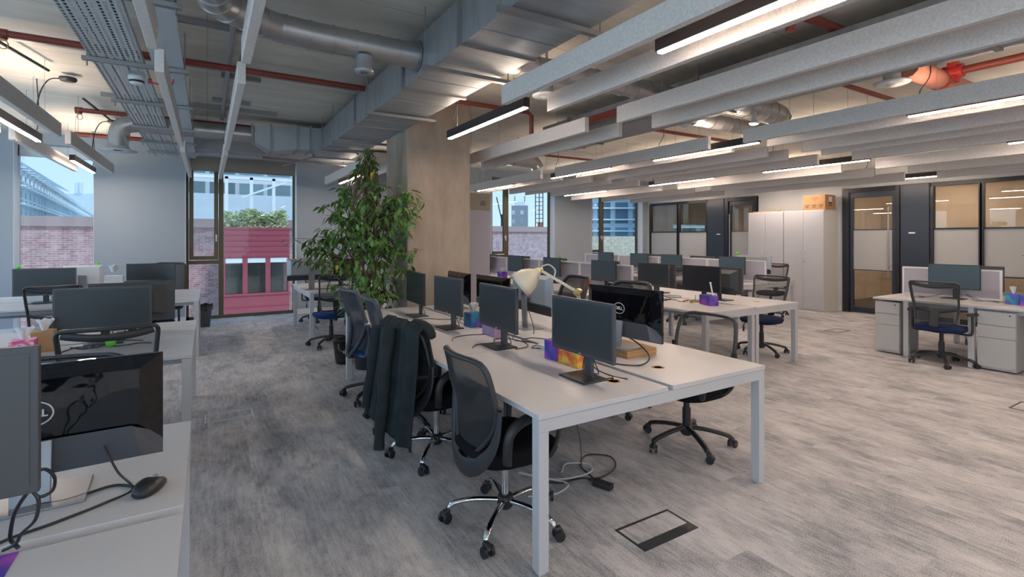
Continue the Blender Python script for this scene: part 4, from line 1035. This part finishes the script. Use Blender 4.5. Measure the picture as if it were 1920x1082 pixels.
# mouse
t = thing('computer_mouse', (-.155, 1.93, DZ), 'black wireless mouse on the near left desk', 'mouse', None, R(-25))
MB().loft([superloop(.030, .052, 0, 24, 2.4), superloop(.036, .060, .008, 24, 2.4), superloop(.035, .058, .020, 24, 2.4, zf=.006), superloop(.029, .048, .032, 24, 2.4, zf=.012), superloop(.016, .028, .038, 24, 2.3, zf=.01), superloop(.002, .004, .039, 24)]).build('mouse_body', 'black', t)
MB().cyl((-.004, .030, .031), (.004, .030, .031), .008, 12).build('scroll_wheel', 'silver', t)
t = tag(B(-.22, 0, -.13, .0, 0, .001).build('paper_sheet', 'tis_purple', loc=(-.405, 1.725, DZ + .0005), rz=R(0)), 'purple printed sheet at the very bottom left corner', 'paper')
def ball(x, y, z, r, label): tag(MB().lathe([(r * math.sin(PI * k / 10), -r * math.cos(PI * k / 10)) for k in range(11)], 18).build('green_ball', 'green', loc=(x, y, z + r)), label, 'ball')
ball(-1.93, 8.18, DZ + .42, .022, 'small lime green ball on top of the far left monitor')
ball(-1.25, 8.61, DZ + .43, .020, 'small lime green ball on top of the white computer')
ball(-.60, 4.62, DZ, .033, 'lime green tennis ball at the foot of the left monitor')
ball(5.18, 6.95, DZ + .445, .03, 'lime green ball on a screen top of the second bench')
ball(8.62, 5.95, DZ + .47, .03, 'lime green ball on the silver computer by the cabinets')
t = tag(MB().cyl((0, .008, 0), (0, .011, 0), .040, 28).build('sticker', 'green', loc=(-1.55, 8.64, DZ + .33)), 'round green sticker on the white computer back', 'sticker')
def tuft(x, y, z, s, label):
    tag(MB().grid(lambda u, v: ((.02 + .06 * v * s) * math.cos(2 * PI * u) * (1 + .3 * math.sin(6 * PI * u)), (.02 + .05 * v) * math.sin(2 * PI * u), .09 * v + .015 * math.sin(10 * PI * u) * v), 24, 6).build('crumpled_tissue', 'paper', loc=(x, y, z)), label, 'tissue')
tuft(-1.08, 8.55, DZ + .33, .6, 'crumpled white tissue behind the left desks')
tag(B(-.1, .1, -.06, .06, 0, .28).build('white_carton', 'white', loc=(-1.08, 8.62, DZ)), 'plain white carton standing behind the left monitors', 'box')
# lamp-side odds: stationery at the second bench
for k, (x, y, c, lab) in enumerate(((5.10, 4.22, 'orange', 'orange marker lying under the second bench monitor'), (5.06, 4.08, 'leafy', 'yellow marker lying under the second bench monitor'), (4.98, 4.40, 'black', 'black marker lying among cables on the second bench'))):
    tag(MB().cyl((-.06, 0, .008), (.05, .03, .008), .008, 10).cyl((.05, .03, .008), (.075, .036, .008), .0095, 10).build('marker_pen', c, loc=(x, y, DZ)), lab, 'pen')
t = thing('spatula', (5.05, 3.80, DZ + .10), 'white spatula handle sticking up from the purple box', 'utensil')
MB().bar((0, 0, 0), (.0, .04, .17), .022, .006).cyl((0, .038, .16), (0, .038, .166), .014, 12).build('handle', 'paper', t)
# cables on desks
def cable(pts, label, r=.0035, mat='black', z=DZ):
    P = [Vector((p[0], p[1], (p[2] if len(p) > 2 else z + r))) for p in pts]; o = P[0].copy()
    return tag(MB().tube(smooth_path([p - o for p in P], 6), r, 6).build('cable', mat, loc=o), label, 'cable')
cable([(1.86, 2.24, .90), (1.80, 2.20, .78), (1.86, 2.15), (1.93, 2.12), (1.915, 2.08, .735), (1.915, 2.08, .60)], 'black cable running from the nearest monitor into the desk grommet')
cable([(1.88, 2.30, .88), (1.92, 2.25, .77), (1.97, 2.16), (2.0, 2.06)], 'black cable ending in a plug near the desk gap')
cable([(2.50, 2.70, 1.0), (2.40, 2.60, .86), (2.30, 2.72, .80), (2.22, 2.60), (2.16, 2.40), (2.28, 2.24), (2.42, 2.30, .77), (2.46, 2.52, .84), (2.36, 2.66, .86), (2.26, 2.62, .80), (2.22, 2.56)], 'loop of black cable hanging over the cardboard tray', .0045)
cable([(1.62, 3.22), (1.70, 3.30), (1.84, 3.30), (1.9, 3.4), (2.0, 3.38), (2.04, 3.2), (1.98, 3.05), (1.86, 3.02)], 'tangled cable behind the second central monitor')
cable([(1.98, 3.0), (2.06, 2.92), (2.10, 3.15), (2.02, 3.3), (2.16, 3.5), (2.3, 3.45), (2.36, 3.62, .9)], 'tangled cable between silver stand and second monitor')
cable([(2.0, 3.02), (2.1, 3.1), (2.05, 3.24), (2.18, 3.3), (2.25, 3.15), (2.14, 3.0), (2.24, 2.9)], 'curled cable left of the purple tissue box')
cable([(1.60, 3.52), (1.66, 3.62), (1.80, 3.66), (1.95, 3.62), (2.05, 3.72), (2.06, 4.0)], 'cable crossing the desk between second and third monitors')
cable([(1.52, 4.62), (1.58, 4.52), (1.70, 4.56), (1.82, 4.62), (1.92, 4.5), (2.04, 4.45)], 'cable in front of the farthest central monitor')
cable([(1.95, 4.7, .80), (2.05, 4.62, .82), (2.1, 4.4, .78), (2.02, 4.28), (2.0, 4.1)], 'cable hanging between third and farthest central monitors')
cable([(4.80, 4.50), (4.92, 4.38), (5.0, 4.52), (5.1, 4.4), (5.0, 4.25), (5.1, 4.12), (5.24, 4.2, .8)], 'black cable tangle at the foot of the second bench monitor')
cable([(5.3, 4.75), (5.2, 4.6), (5.32, 4.52), (5.45, 4.62), (5.4, 4.8)], 'cable heap between the second bench monitors')
cable([(8.05, 2.95), (8.12, 2.85), (8.2, 2.95), (8.24, 2.86), (8.3, 2.72, .78)], 'dark cable tangle on the right desk left of the monitor')
cable([(8.3, 2.5, .8), (8.2, 2.35), (8.3, 2.26), (8.22, 2.15)], 'dark cable right of the monitor stand on the right desk')
cable([(8.3, 2.48, .8), (8.25, 2.32), (8.34, 2.22), (8.3, 2.1)], 'second dark cable right of the monitor stand on the right desk')
cable([(-.86, 4.55), (-.80, 4.70), (-.70, 4.62), (-.62, 4.72), (-.56, 4.60), (-.44, 4.66), (-.36, 4.62)], 'dark cables around the foot of the left wide monitor', .004)
cable([(-.84, 4.72), (-.74, 4.60), (-.68, 4.76), (-.56, 4.84), (-.42, 4.76)], 'second cable around the foot of the left wide monitor', .004)
cable([(-.28, 2.03, .86), (-.24, 1.98, .79), (-.20, 1.96), (-.14 - .12, 1.90), (-.36, 1.84), (-.46, 1.79), (-.55, 1.70, .72), (-.6, 1.66, .5)], 'black cable curving across the near left desk over its edge', .004)
cable([(-.20, 1.98), (-.26, 2.02), (-.36, 1.98), (-.44, 1.99)], 'cable lying on the near left monitor base', .004)
cable([(-0.349, 1.603, 0.965), (-0.336, 1.63, 0.958), (-0.325, 1.658, 0.924), (-0.33, 1.662, 0.891), (-0.348, 1.637, 0.891), (-0.356, 1.619, 0.914), (-0.345, 1.613, 0.891), (-0.352, 1.617, 0.846), (-0.383, 1.647, 0.808), (-0.398, 1.668, 0.777), (-0.425, 1.684, 0.761)], 'looped cable below the grey left monitor', .004)
cable([(-0.363, 1.6, 0.92), (-0.393, 1.642, 0.865), (-0.409, 1.674, 0.803), (-0.41, 1.687, 0.777), (-0.395, 1.678, 0.76)], 'hanging cable below the grey left monitor', .0045)
cable([(-1.85, 8.1), (-1.72, 8.02), (-1.6, 8.08), (-1.5, 8.0), (-1.44, 8.1)], 'cables under the far left monitor', .005)
cable([(1.45, 8.2), (1.6, 8.12), (1.75, 8.22), (1.85, 8.1)], 'black cable on the desk behind the plant', .005)
cable([(1.30, 8.1, .72), (1.32, 8.05, .5), (1.34, 8.0, .3), (1.42, 7.95, .14)], 'thin cable hanging from the plant desk edge', .004)
# floor cables and adapter
cable([(1.95, 2.60, .012), (2.05, 2.68, .012), (2.17, 2.60, .012), (2.10, 2.50, .012), (1.90, 2.52, .012), (1.78, 2.62, .012), (1.72, 2.74, .012)], 'white cable loop on the carpet under the central desk', .006, 'cordw')
cable([(1.60, 2.46, .010), (1.75, 2.40, .010), (1.88, 2.44, .010), (1.88, 2.50, .010), (1.80, 2.58, .02), (1.70, 2.72, .02)], 'second white cable on the carpet near the chrome chair', .006, 'cordw')
cable([(1.75, 2.62, .008), (1.85, 2.50, .008), (2.0, 2.48, .008), (2.12, 2.42, .008), (2.30, 2.48, .008), (2.38, 2.62, .008), (2.26, 2.72, .008), (2.12, 2.62, .008), (2.08, 2.46, .008), (2.06, 2.38, .008)], 'black cable loop on the carpet beside the adapter', .005)
cable([(2.13, 2.62, .008), (2.15, 2.66, .15), (2.13, 2.70, .35), (2.10, 2.70, .56)], 'thin black cable hanging from the desk to the carpet', .003)
cable([(1.72, 2.9, .01), (1.82, 2.86, .02), (1.9, 2.96, .1), (1.98, 3.0, .3), (2.05, 3.0, .55)], 'black cable rising behind the front table leg', .006)
t = thing('power_adapter', (2.06, 2.33, 0), 'black power adapter brick on the carpet under the central desk', 'adapter', None, R(20))
B(-.028, .028, -.06, .06, 0, .034).build('adapter_body', 'black', t, bevel=.005); MB().tube(smooth_path([(0, .06, .02), (.0, .09, .015), (.02, .12, .01)], 4), .004, 6).build('adapter_cord', 'black', t)
# power bar with red switch
t = thing('power_strip', (2.04, 2.86, DZ), 'white power strip with glowing red switch in the desk gap', 'power strip', None, R(90))
B(-.13, .13, -.022, .022, 0, .03).build('strip_body', 'white', t, bevel=.004); B(-.125, -.10, -.012, .012, .03, .034).build('switch', 'red_led', t)
# floor boxes
def floorbox(x0, x1, y0, y1, label, mat='dark', handle='y'):
    t = thing('floor_box', ((x0 + x1) / 2, (y0 + y1) / 2, 0), label, 'floor box', 'flush floor boxes in the carpet'); w, d = (x1 - x0) / 2, (y1 - y0) / 2; f = .012
    MB().box(-w, w, -d, -d + f, 0, .003).box(-w, w, d - f, d, 0, .003).box(-w, -w + f, -d + f, d - f, 0, .003).box(w - f, w, -d + f, d - f, 0, .003).build('box_frame', mat, t)
    if handle == 'y': MB().box(w - .07 - f, w - f, -d + f, d - f, 0, .0025).build('cable_flap', mat, t)
floorbox(1.81, 2.20, 1.745, 1.955, 'dark framed floor box in the carpet in front of the central desk', handle='n')
bx_ = [o for o in C.objects if o.name.startswith('floor_box')][-1]
MB().box(-.183, .183, -.093, -.045, 0, .0025).build('cable_flap', 'dark', bx_)
floorbox(-.02, .34, 4.82, 5.03, 'silver framed floor box in the left aisle, nearer one', 'grille', 'n')
floorbox(-.02, .34, 7.86, 8.08, 'silver framed floor box in the left aisle, farther one', 'grille', 'n')
floorbox(8.62, 9.02, 4.16, 4.38, 'floor box in the carpet in front of the glass door', handle='n')
floorbox(6.12, 6.45, 1.33, 1.54, 'floor box at the right picture edge', handle='n')
# bins
t = thing('trash_bucket', (1.42, 6.28, 0), 'black bucket with a wooden handle under the plant', 'bin')
MB().lathe([(.001, .005), (.095, .005), (.105, .05), (.13, .285), (.137, .285), (.137, .295), (.128, .295), (.10, .02), (.001, .02)], 28).build('bucket_body', 'black', t)
for z in (.22, .245, .27): MB().tube([((.118 + (z - .2) * .1) * math.cos(a) * 1.05, (.118 + (z - .2) * .1) * math.sin(a) * 1.05, z) for a in [2 * PI * k / 28 for k in range(28)]], .003, 6, closed=True).build('bucket_ring', 'dark', t)
MB().tube(smooth_path([(-.09, -.11, .26), (-.09, -.16, .20), (0, -.18, .165), (.09, -.16, .20), (.09, -.11, .26)], 5), .003, 6).cyl((-.05, -.178, .168), (.05, -.178, .168), .014, 12).build('bucket_handle', 'wood', t)
t = thing('waste_bin', (-.06, 10.10, 0), 'dark waste bin with liner beside the tall window', 'bin')
MB().loft([superloop(.10, .09, 0, 24, 4), superloop(.13, .12, .34, 24, 4)]).build('bin_body', 'slate', t)
MB().grid(lambda u, v: ((.135 + .012 * math.sin(7 * 2 * PI * u)) * math.cos(2 * PI * u), (.125 + .012 * math.sin(9 * 2 * PI * u)) * math.sin(2 * PI * u), .38 - .10 * v + .01 * math.sin(12 * PI * u)), 40, 4).build('bin_liner', 'black', t)
# cabinets
def cabinet(y0, y1, label):
    t = thing('storage_cabinet', (10.75, (y0 + y1) / 2, 0), label, 'cabinet', 'tall white cabinets'); w = (y1 - y0) / 2
    B(0, .535, -w, w, 0, 2.10).build('cabinet_body', 'cabside', t, bevel=.002)
    for s, a, b in ((-1, -w + .004, -.002), (1, .002, w - .004)):
        d = B(-.02, 0, a, b, .03, 2.075).build('door', 'cab', t, bevel=.002)
        y = s * .05; h = MB(); h.bar((-.05, y, 1.08), (-.05, y, 1.22), .012, .012); h.bar((-.05, y, 1.085), (-.02, y, 1.085), .012, .012).bar((-.05, y, 1.215), (-.02, y, 1.215), .012, .012); h.build('handle', 'white', d)
        if s < 0: MB().cyl((-.024, -.03, 1.03), (-.02, -.03, 1.03), .010, 12).build('lock', 'dark', d)
cabinet(5.46, 6.29, 'tall white two-door cabinet carrying the cardboard carton')
cabinet(6.30, 7.13, 'tall white two-door cabinet with a flat board on top')
tag(B(-.2, .2, -.30, .30, 0, .022).build('flat_board', 'wood', loc=(11.0, 6.75, 2.10)), 'thin pale board lying on the left cabinet', 'board')
t = thing('cardboard_box', (10.99, 5.68, 2.10), 'brown printed cardboard carton on top of the cabinet', 'box')
B(-.20, .20, -.22, .22, 0, .31).build('carton_body', 'card', t, bevel=.003)
text('CREST', .055, 'ink', t, (-.201, -.01, .235), (R(90), 0, R(-90)), 'lettering')
text('AIR', .03, 'ink', t, (-.201, -.01, .19), (R(90), 0, R(-90)), 'lettering')
for yy in (.14, .0, -.14): MB().box(-.202, -.2005, yy - .045, yy + .045, .09, .105).box(-.202, -.2005, yy - .03, yy + .03, .055, .068).build('printed_lines', 'ink', t)
B(-.06, .06, -.222, -.2205, .17, .27).build('shipping_label', 'paper', t); MB().box(-.07, .07, -.2215, -.2205, .12, .15).box(-.08, .08, -.2215, -.2205, .08, .10).build('printed_lines', 'ink', t)
# banner behind the column
t = thing('roll_up_banner', (3.43, 7.0, 0), 'grey-pink roll-up banner standing just right of the concrete column', 'banner')
B(-.40, .40, -.002, .002, .08, 1.95).build('banner_cloth', 'divfab', t); B(-.40, .40, -.003, .003, 1.95, 2.22).build('banner_head', 'blind', t)
text('illi', .12, 'dark', t, (.28, -.006, 2.06), (R(90), 0, 0), 'lettering')
MB().box(-.42, .42, -.05, .05, 0, .08).box(-.41, .41, -.01, .01, 2.22, 2.24).build('banner_frame', 'alu', t)
# meeting room table
t = thing('meeting_table', (12.3, 5.0, 0), 'white table with slanted legs behind the glass door', 'table')
B(-.4, .4, -.3, .9, .86, .90).build('tabletop', 'frame', t)
for (x, y, dx, dy) in ((-.35, -.25, 0, -.16), (.35, -.25, 0, -.16), (-.35, .85, 0, 0), (.35, .85, 0, 0)): MB().bar((x, y, .86), (x + dx, y + dy, 0), .03, .03).build('leg', 'frame', t)
# leaves fallen, apple-like stray items
for k, (x, y) in enumerate(((1.33, 5.62), (1.37, 5.70))): tag(MB().loft([superloop(.025, .012, .002, 12, 2), superloop(.02, .009, .006, 12, 2)]).build('fallen_leaf', 'leafy', loc=(x, y, 0)), 'fallen orange leaf on the carpet under the %s' % ('slate chair' if k == 0 else 'plant'), 'leaf')

# ------------------------------------------------------------------ tall ficus
pt = thing('potted_ficus', (1.60, 5.92, 0), 'tall leafy ficus tree in a pot left of the concrete column', 'plant')
MB().lathe([(.001, 0), (.13, 0), (.17, .30), (.178, .30), (.178, .33), (.16, .33), (.155, .29), (.001, .28)], 28).build('pot', 'slate', pt)
MB().lathe([(.001, .285), (.155, .285), (.155, .29)], 20).build('soil', 'soil', pt)
st = MB(); rnd = random.Random(11)
trunks = []
for (ax, ay, bx, by, hh) in ((-.03, 0, -.02, .0, 2.35), (.03, .01, .12, -.06, 2.1), (0, -.03, -.18, .05, 1.8)):
    P = [Vector((ax + (bx - ax) * (k / 9) + .025 * math.sin(k * 1.7 + ax * 40), ay + (by - ay) * (k / 9) + .02 * math.cos(k * 1.3 + ay * 30), .28 + (hh - .28) * k / 9)) for k in range(10)]
    st.tube(P, [.020 - .0015 * k for k in range(10)], 8); trunks.append(P)
lf = MB(); ly = MB()
def leaf(m, p, d, n, L, w):
    d = d.normalized(); s = d.cross(n).normalized(); n2 = s.cross(d)
    a = p; b = p + d * L * .35 + s * w + n2 * .004; c = p + d * L * .35 - s * w + n2 * .004; e = p + d * L * .75 + s * w * .62 - n2 * L * .06; f = p + d * L * .75 - s * w * .62 - n2 * L * .06
    m1 = p + d * L * .38 - n2 * .006; m2 = p + d * L * .75 - n2 * (L * .06 + .006); g = p + d * L - n2 * L * .16
    m.add([a, b, e, g, f, c, m1, m2], [(0, 1, 6), (1, 2, 7, 6), (2, 3, 7), (0, 6, 5), (5, 6, 7, 4), (4, 7, 3)], True)
# image-right axis of the crown in the room: (.855, -.518)
Rv = Vector((.855, -.518, 0)); Fv = Vector((.518, .855, 0))
def prof(z):   # half width of the crown at height z
    pts = [(.50, .14), (.62, .26), (.85, .40), (1.1, .50), (1.3, .62), (1.5, .55), (1.75, .58), (1.95, .56), (2.1, .42), (2.22, .22), (2.40, .12), (2.62, .05)]
    for (a, b) in zip(pts, pts[1:]):
        if a[0] <= z <= b[0]: return a[1] + (b[1] - a[1]) * (z - a[0]) / (b[0] - a[0])
    return .04
nb = 0; tgt = []
for k in range(250):
    z = .52 + 2.05 * rnd.random() ** 1.05; pr = prof(z); r = pr * (rnd.random() ** .45); a = rnd.random() * 2 * PI
    tgt.append((r * math.cos(a) * 1.0, r * math.sin(a) * .72, z))
for k in range(16): tgt.append((-.55 - .32 * rnd.random(), -.1 + .2 * rnd.random(), 1.50 - .30 * (k / 16) + .1 * rnd.random()))
for k in range(8): tgt.append((.52 + .1 * rnd.random(), -.35, 1.95 + .12 * rnd.random()))
for k in range(6): tgt.append((.55 + .12 * rnd.random(), -.38, 1.72 + .14 * rnd.random()))
for (u, v, z) in tgt:
    tip = Rv * u + Fv * v; tip.z = z
    wp = Vector((1.60, 5.92, 0)) + tip
    if wp.x > 1.93 and wp.y > 5.54: 
        wp.y = 5.50 - .08 * rnd.random() if wp.x > 2.0 else wp.y; tip = wp - Vector((1.60, 5.92, 0)); tip.z = z
        if wp.x > 1.93 and wp.y > 5.55: tip.x = .30
    T = trunks[rnd.randrange(3)]
    base = min(T, key=lambda q: abs(q.z - (z - .28 - .25 * rnd.random())))
    mid = base.lerp(tip, .55) + Vector((0, 0, .07 + .05 * rnd.random()))
    P = smooth_path([base, mid, tip], 4); st.tube(P, [.0055 - .0004 * i for i in range(len(P))], 5, cap=False); nb += 1
    out = (tip - base); out.z = 0
    if out.length < .02: out = Vector((rnd.uniform(-1, 1), rnd.uniform(-1, 1), 0))
    out.normalize()
    for j in range(8 if z < 2.12 else 3):
        q = P[rnd.randrange(len(P) // 2, len(P))] + Vector((rnd.gauss(0, .028), rnd.gauss(0, .028), rnd.gauss(0, .03)))
        d = out * rnd.uniform(.1, .8) + Vector((rnd.uniform(-.7, .7), rnd.uniform(-.7, .7), rnd.uniform(-1.25, -.1)))
        nrm = Vector((rnd.uniform(-.6, .6), rnd.uniform(-.6, .6), 1)) + out * .5
        L = rnd.uniform(.07, .125)
        w_ = Vector((1.60, 5.92, 0)) + q + d.normalized() * L
        if w_.x > 1.975 and w_.y > 5.61: continue
        leaf(ly if rnd.random() < .003 else lf, q, d, nrm, L, L * rnd.uniform(.19, .26))
st.build('trunk_and_branches', 'bark', pt); lf.build('leaves', 'leaf', pt); ly.build('yellow_leaves', 'leafy', pt)
# sprig at the right edge
t = thing('potted_plant', (8.85, 1.78, DZ), 'sparse green plant sprig at the right picture edge', 'plant')
MB().lathe([(.001, 0), (.05, 0), (.065, .12), (.06, .12), (.001, .11)], 20).build('pot', 'white', t)
sb = MB(); sl = MB(); rr = random.Random(3)
for k in range(9):
    e = Vector((rr.uniform(-.15, .1), rr.uniform(-.05, .30), .28 + .4 * rr.random())); P = smooth_path([(0, 0, .1), e * .5 + Vector((0, 0, .12)), e], 5); sb.tube(P, .003, 5)
    for j in range(7):
        q = P[rr.randrange(4, len(P))]; leaf(sl, q, Vector((rr.uniform(-1, 1), rr.uniform(-1, 1), rr.uniform(-.6, .4))), Vector((0, 0, 1)), .06, .014)
sb.build('stems', 'bark', t); sl.build('leaves', 'leaf', t)

# ------------------------------------------------------------------ outside the windows
def out(name, mb, mat, label, cat, **k): return tag(mb.build(name, mat, **k), label, cat)
def at(px, dist, z=0):   # world point seen at pixel column px, at a distance along the view axis
    l = (px - 960) / 942 * dist; return Vector((.5184 * dist + .8552 * l, .8552 * dist - .5184 * l, z))
def blk(a, b, n, z0, z1, m=None):
    m = m or MB(); vs = [a, b, b + n, a + n]; m.loft([[(v.x, v.y, z0) for v in vs], [(v.x, v.y, z1) for v in vs]], smooth=False); return m
struct('floor_street', B(-90, 130, 11.5, 200, -9, -8.8), 'slab')
t = thing('brick_building', (0, 22, -8.8), 'red brick building with a flat parapet outside the windows', 'building')
B(-22, 9.5, 0, 4, 0, 10.7).build('brick_wall', 'brick', t); B(-22.1, 9.6, -.15, .3, 10.7, 11.03).build('coping', 'coping', t)
t = thing('brick_building', (0, 23, -8.8), 'plum brick building with parapet seen right of the column', 'building')
B(10.2, 17.4, 0, 12, 0, 10.65).build('brick_wall', 'brick2', t); B(10.1, 17.5, -.15, .3, 10.65, 10.93).build('coping', 'coping', t)
t = thing('stone_building', (0, 24, -8.8), 'pale stone wall below the balconies in the right window', 'building')
B(18.5, 42, 0, 8, 0, 10.42).build('stone_wall', 'stone', t)
# maroon clad extension with three windows
t = thing('clad_extension', (0, 16.5, -8.8), 'maroon clad building with three windows outside the tall window', 'building')
mx0, mx1 = .42, 2.12
m = MB(); ops = [(.44, .87), (1.0, 1.47), (1.60, 2.07)]; zt = 10.62; wz0, wz1 = 8.70, 9.73
m.box(mx0 - .02, mx1, 0, .2, 0, wz0).box(mx0 - .02, mx1, 0, .2, wz1, zt); prev = mx0 - .02
for (a, b) in ops: m.box(prev, a, 0, .2, wz0, wz1); prev = b
m.box(prev, mx1, 0, .2, wz0, wz1); m.box(mx0 - .02, mx1, .2, 5, 0, wz0 - .3).box(mx0 - .02, mx1, 2.5, 5, 0, zt - .1)
m.build('cladding', 'maroon', t)
g = MB()
for k in range(7): z = 9.75 + k * .16; g.box(mx0 - .02, mx1 + .01, -.02, 0, z, z + .015)
for k in range(8): z = 6.2 + k * .3; g.box(mx0 - .02, mx1 + .01, -.02, 0, z, z + .015)
g.box(mx0 - .02, mx1 + .02, -.05, 0, wz0 - .06, wz0).build('cladding_seams', 'maroon', t)
for (a, b) in ops: 
    w = B(a, b, .12, .14, wz0, wz1).build('window_pane', 'glass', t)
    MB().box(a, b, .02, .06, wz1 - .14, wz1).build('window_blind', 'whitesteel', w)
MB().box(mx0 + .05, mx1 - .1, .5, .6, wz0 - .1, wz1 + .05).build('room_wall', 'roomback', t)
# hedge on the roof, pergola behind
hd = MB(); rr = random.Random(5)
for k in range(1900):
    x = rr.uniform(.45, 2.12); y = 17.0 + rr.random() * .9; z = 1.80 + rr.random() * (.50 + .08 * math.sin(x * 7)); q = Vector((x, y, z))
    leaf(hd, q, Vector((rr.uniform(-1, 1), rr.uniform(-1, 1), rr.uniform(-.3, 1))), Vector((rr.uniform(-1, 1), -1, rr.uniform(-.5, 1))), rr.uniform(.07, .14), .03)
h = hd.build('hedge', 'hedge'); tag(h, 'yellow-green hedge on the roof above the maroon cladding', 'hedge')
t = thing('pergola', (1.0, 19.5, 1.9), 'white steel pergola frame above the hedge', 'pergola')
p = MB()
for x in (-.45, .3, 1.0): p.box(x - .05, x + .05, 0, .12, -.18, 1.7)
for z in (1.62, 1.9): p.box(-3, 3.4, 0, .12, z, z + .1)
p.build('posts_and_beams', 'whitesteel', t)
for k in range(12): B(-3, 3.4, .3 + k * .22, .35 + k * .22, 1.75, 1.80).build('roof_slat', 'whitesteel', t)
MB().bar((-2.6, 0, 1.6), (-1.6, 0, .2), .08, .08).bar((.0, .0, 1.0), (1.4, .0, 1.6), .06, .06).build('brace', 'whitesteel', t)
out('office_building', B(-2.5, 9, 0, 10, 0, 16.5), 'office', 'pale office building with glazing above the hedge, behind the tall window', 'building', loc=(0, 36, -8.8))
out('rendered_wall', B(-4.6, 6.2, 0, .3, 0, 2.0), 'palewall', 'pale rendered wall behind the pergola', 'wall', loc=(1.2, 35.3, 2.2))
# left glass building with sloped roof
t = thing('glass_building', (0, 0, 0), 'long pale glass-fronted building with a sloping roof in the left window', 'building', None, 0)
ga, gb_ = at(5, 22), at(166, 70)
nv = (gb_ - ga).normalized().cross(Vector((0, 0, -1))) * 4
blk(ga, gb_, nv, -8, 4.95).build('glass_front', 'glassb', t)
rt = at(129, 44)
MB().loft([[(ga.x, ga.y, 5.0), (rt.x, rt.y, 5.55), (ga.x + nv.x, ga.y + nv.y, 6.6)], [(ga.x, ga.y, 5.35), (rt.x, rt.y, 5.62), (ga.x + nv.x, ga.y + nv.y, 6.8)]], smooth=False).build('roof_overhang', 'palewall', t)
fins = MB(); dv = (gb_ - ga); L_ = dv.length; dv.normalize(); ov = -nv.normalized() * .5
for k in range(46):
    p = ga + dv * (L_ * k / 46)
    fins.bar(p + ov + Vector((0, 0, -4)), p + ov + Vector((0, 0, 4.9)), .09, .09)
    for z in range(8): fins.bar(p + ov * .2 + Vector((0, 0, 4.7 - z * .8)), p + ov * 1.6 + Vector((0, 0, 4.62 - z * .8)), .62, .05)
for z in (4.9, 4.1, 3.3, 2.5): fins.bar(ga + ov + Vector((0, 0, z)), gb_ + ov + Vector((0, 0, z)), .08, .07)
fins.build('facade_fins', 'whitesteel', t)['kind'] = 'stuff'
ra, rb = at(28, 60), at(46, 60)
out('roof_block', blk(ra, rb, nv, 5.4, 22), 'palewall', 'pale tower block edge at the top left of the left window', 'building')
for k, px in enumerate((144, 152)):
    q = at(px, 110); out('chimney', MB().cyl((0, 0, 0), (0, 0, 2.4), .36, 16), 'palewall', '%s of the twin pale chimneys in the left window' % ('left' if k == 0 else 'right'), 'chimney', loc=(q.x, q.y, 11.2))
out('low_building', blk(at(110, 110), at(200, 110), Vector((-4, 6, 0)), -8, 11.2), 'palewall', 'low pale building below the chimneys', 'building')
# skyline right of the column
t = thing('tower_block', (0, 0, 0), 'grey residential tower block beyond the brick parapet', 'building')
a = at(959, 150); b = at(990, 150); d = (b - a)
n = Vector((-d.y, d.x, 0)).normalized() * 8
blk(a, b, n, -8, 11.2).build('tower_body', 'tower', t)
blk(a.lerp(b, .2), a.lerp(b, .8), n * .5, 11.2, 12.3).build('roof_plant', 'palewall', t)
for q in (.2, .8): MB().cyl(a.lerp(b, q) + Vector((0, 0, 12.3)), a.lerp(b, q) + Vector((0, 0, 14)), .12, 6).build('antenna', 'dark', t)
m = MB(); c0 = at(941, 160)
m.bar(c0 + Vector((0, 0, -8)), c0 + Vector((0, 0, 9)), .5, .5); e = at(931, 160); m.bar(c0 + Vector((0, 0, 7)), e + Vector((0, 0, 14.5)), .35, .35)
out('tower_crane', m, 'dark', 'distant tower crane with a slanted jib', 'crane')
t = thing('scaffold_tower', (0, 0, 0), 'scaffold construction tower with orange netting at the window edge', 'tower')
m = MB(); a = at(1004, 90); b = at(1018, 90)
for q in (0, .5, 1): p = a.lerp(b, q); m.bar(p + Vector((0, 0, -8)), p + Vector((0, 0, 11)), .12, .12)
for k in range(24): z = -7 + k * .75; m.bar(a + Vector((0, 0, z)), b + Vector((0, 0, z)), .1, .1)
m.build('scaffold_frame', 'dark', t)
blk(a.lerp(b, .3), b, (b - a).normalized().cross(Vector((0, 0, -1))) * .5, 4.3 - 1, 5.2 - 1).build('orange_netting', 'orange', t)
t = thing('apartment_block', (0, 0, 0), 'blue-grey apartment building with white balconies in the right window', 'building')
a = at(1090, 60); b = at(1196, 60) ; n2 = Vector((.52, .85, 0)) * 12
blk(a, b, n2, -8, 16).build('apartment_wall', 'apart', t)
for k in range(7):
    z = 1.9 + k * 1.35 - 1.0; o_ = Vector((-.52, -.85, 0)) * .9
    blk(a + o_, b + o_, n2 * .07, z, z + .16).build('balcony', 'whitesteel', t)
t = thing('apartment_block', (0, 0, 0), 'office block with white ledges seen through the meeting room glass', 'building')
a = at(1215, 56); b = at(1400, 56); blk(a, b, n2, -8, 14).build('apartment_wall', 'apart', t)
for k in range(7):
    z = 1.0 + k * 1.3 - 1.0; o_ = Vector((-.52, -.85, 0)) * .9
    blk(a + o_, b + o_, n2 * .07, z, z + .15).build('balcony', 'whitesteel', t)
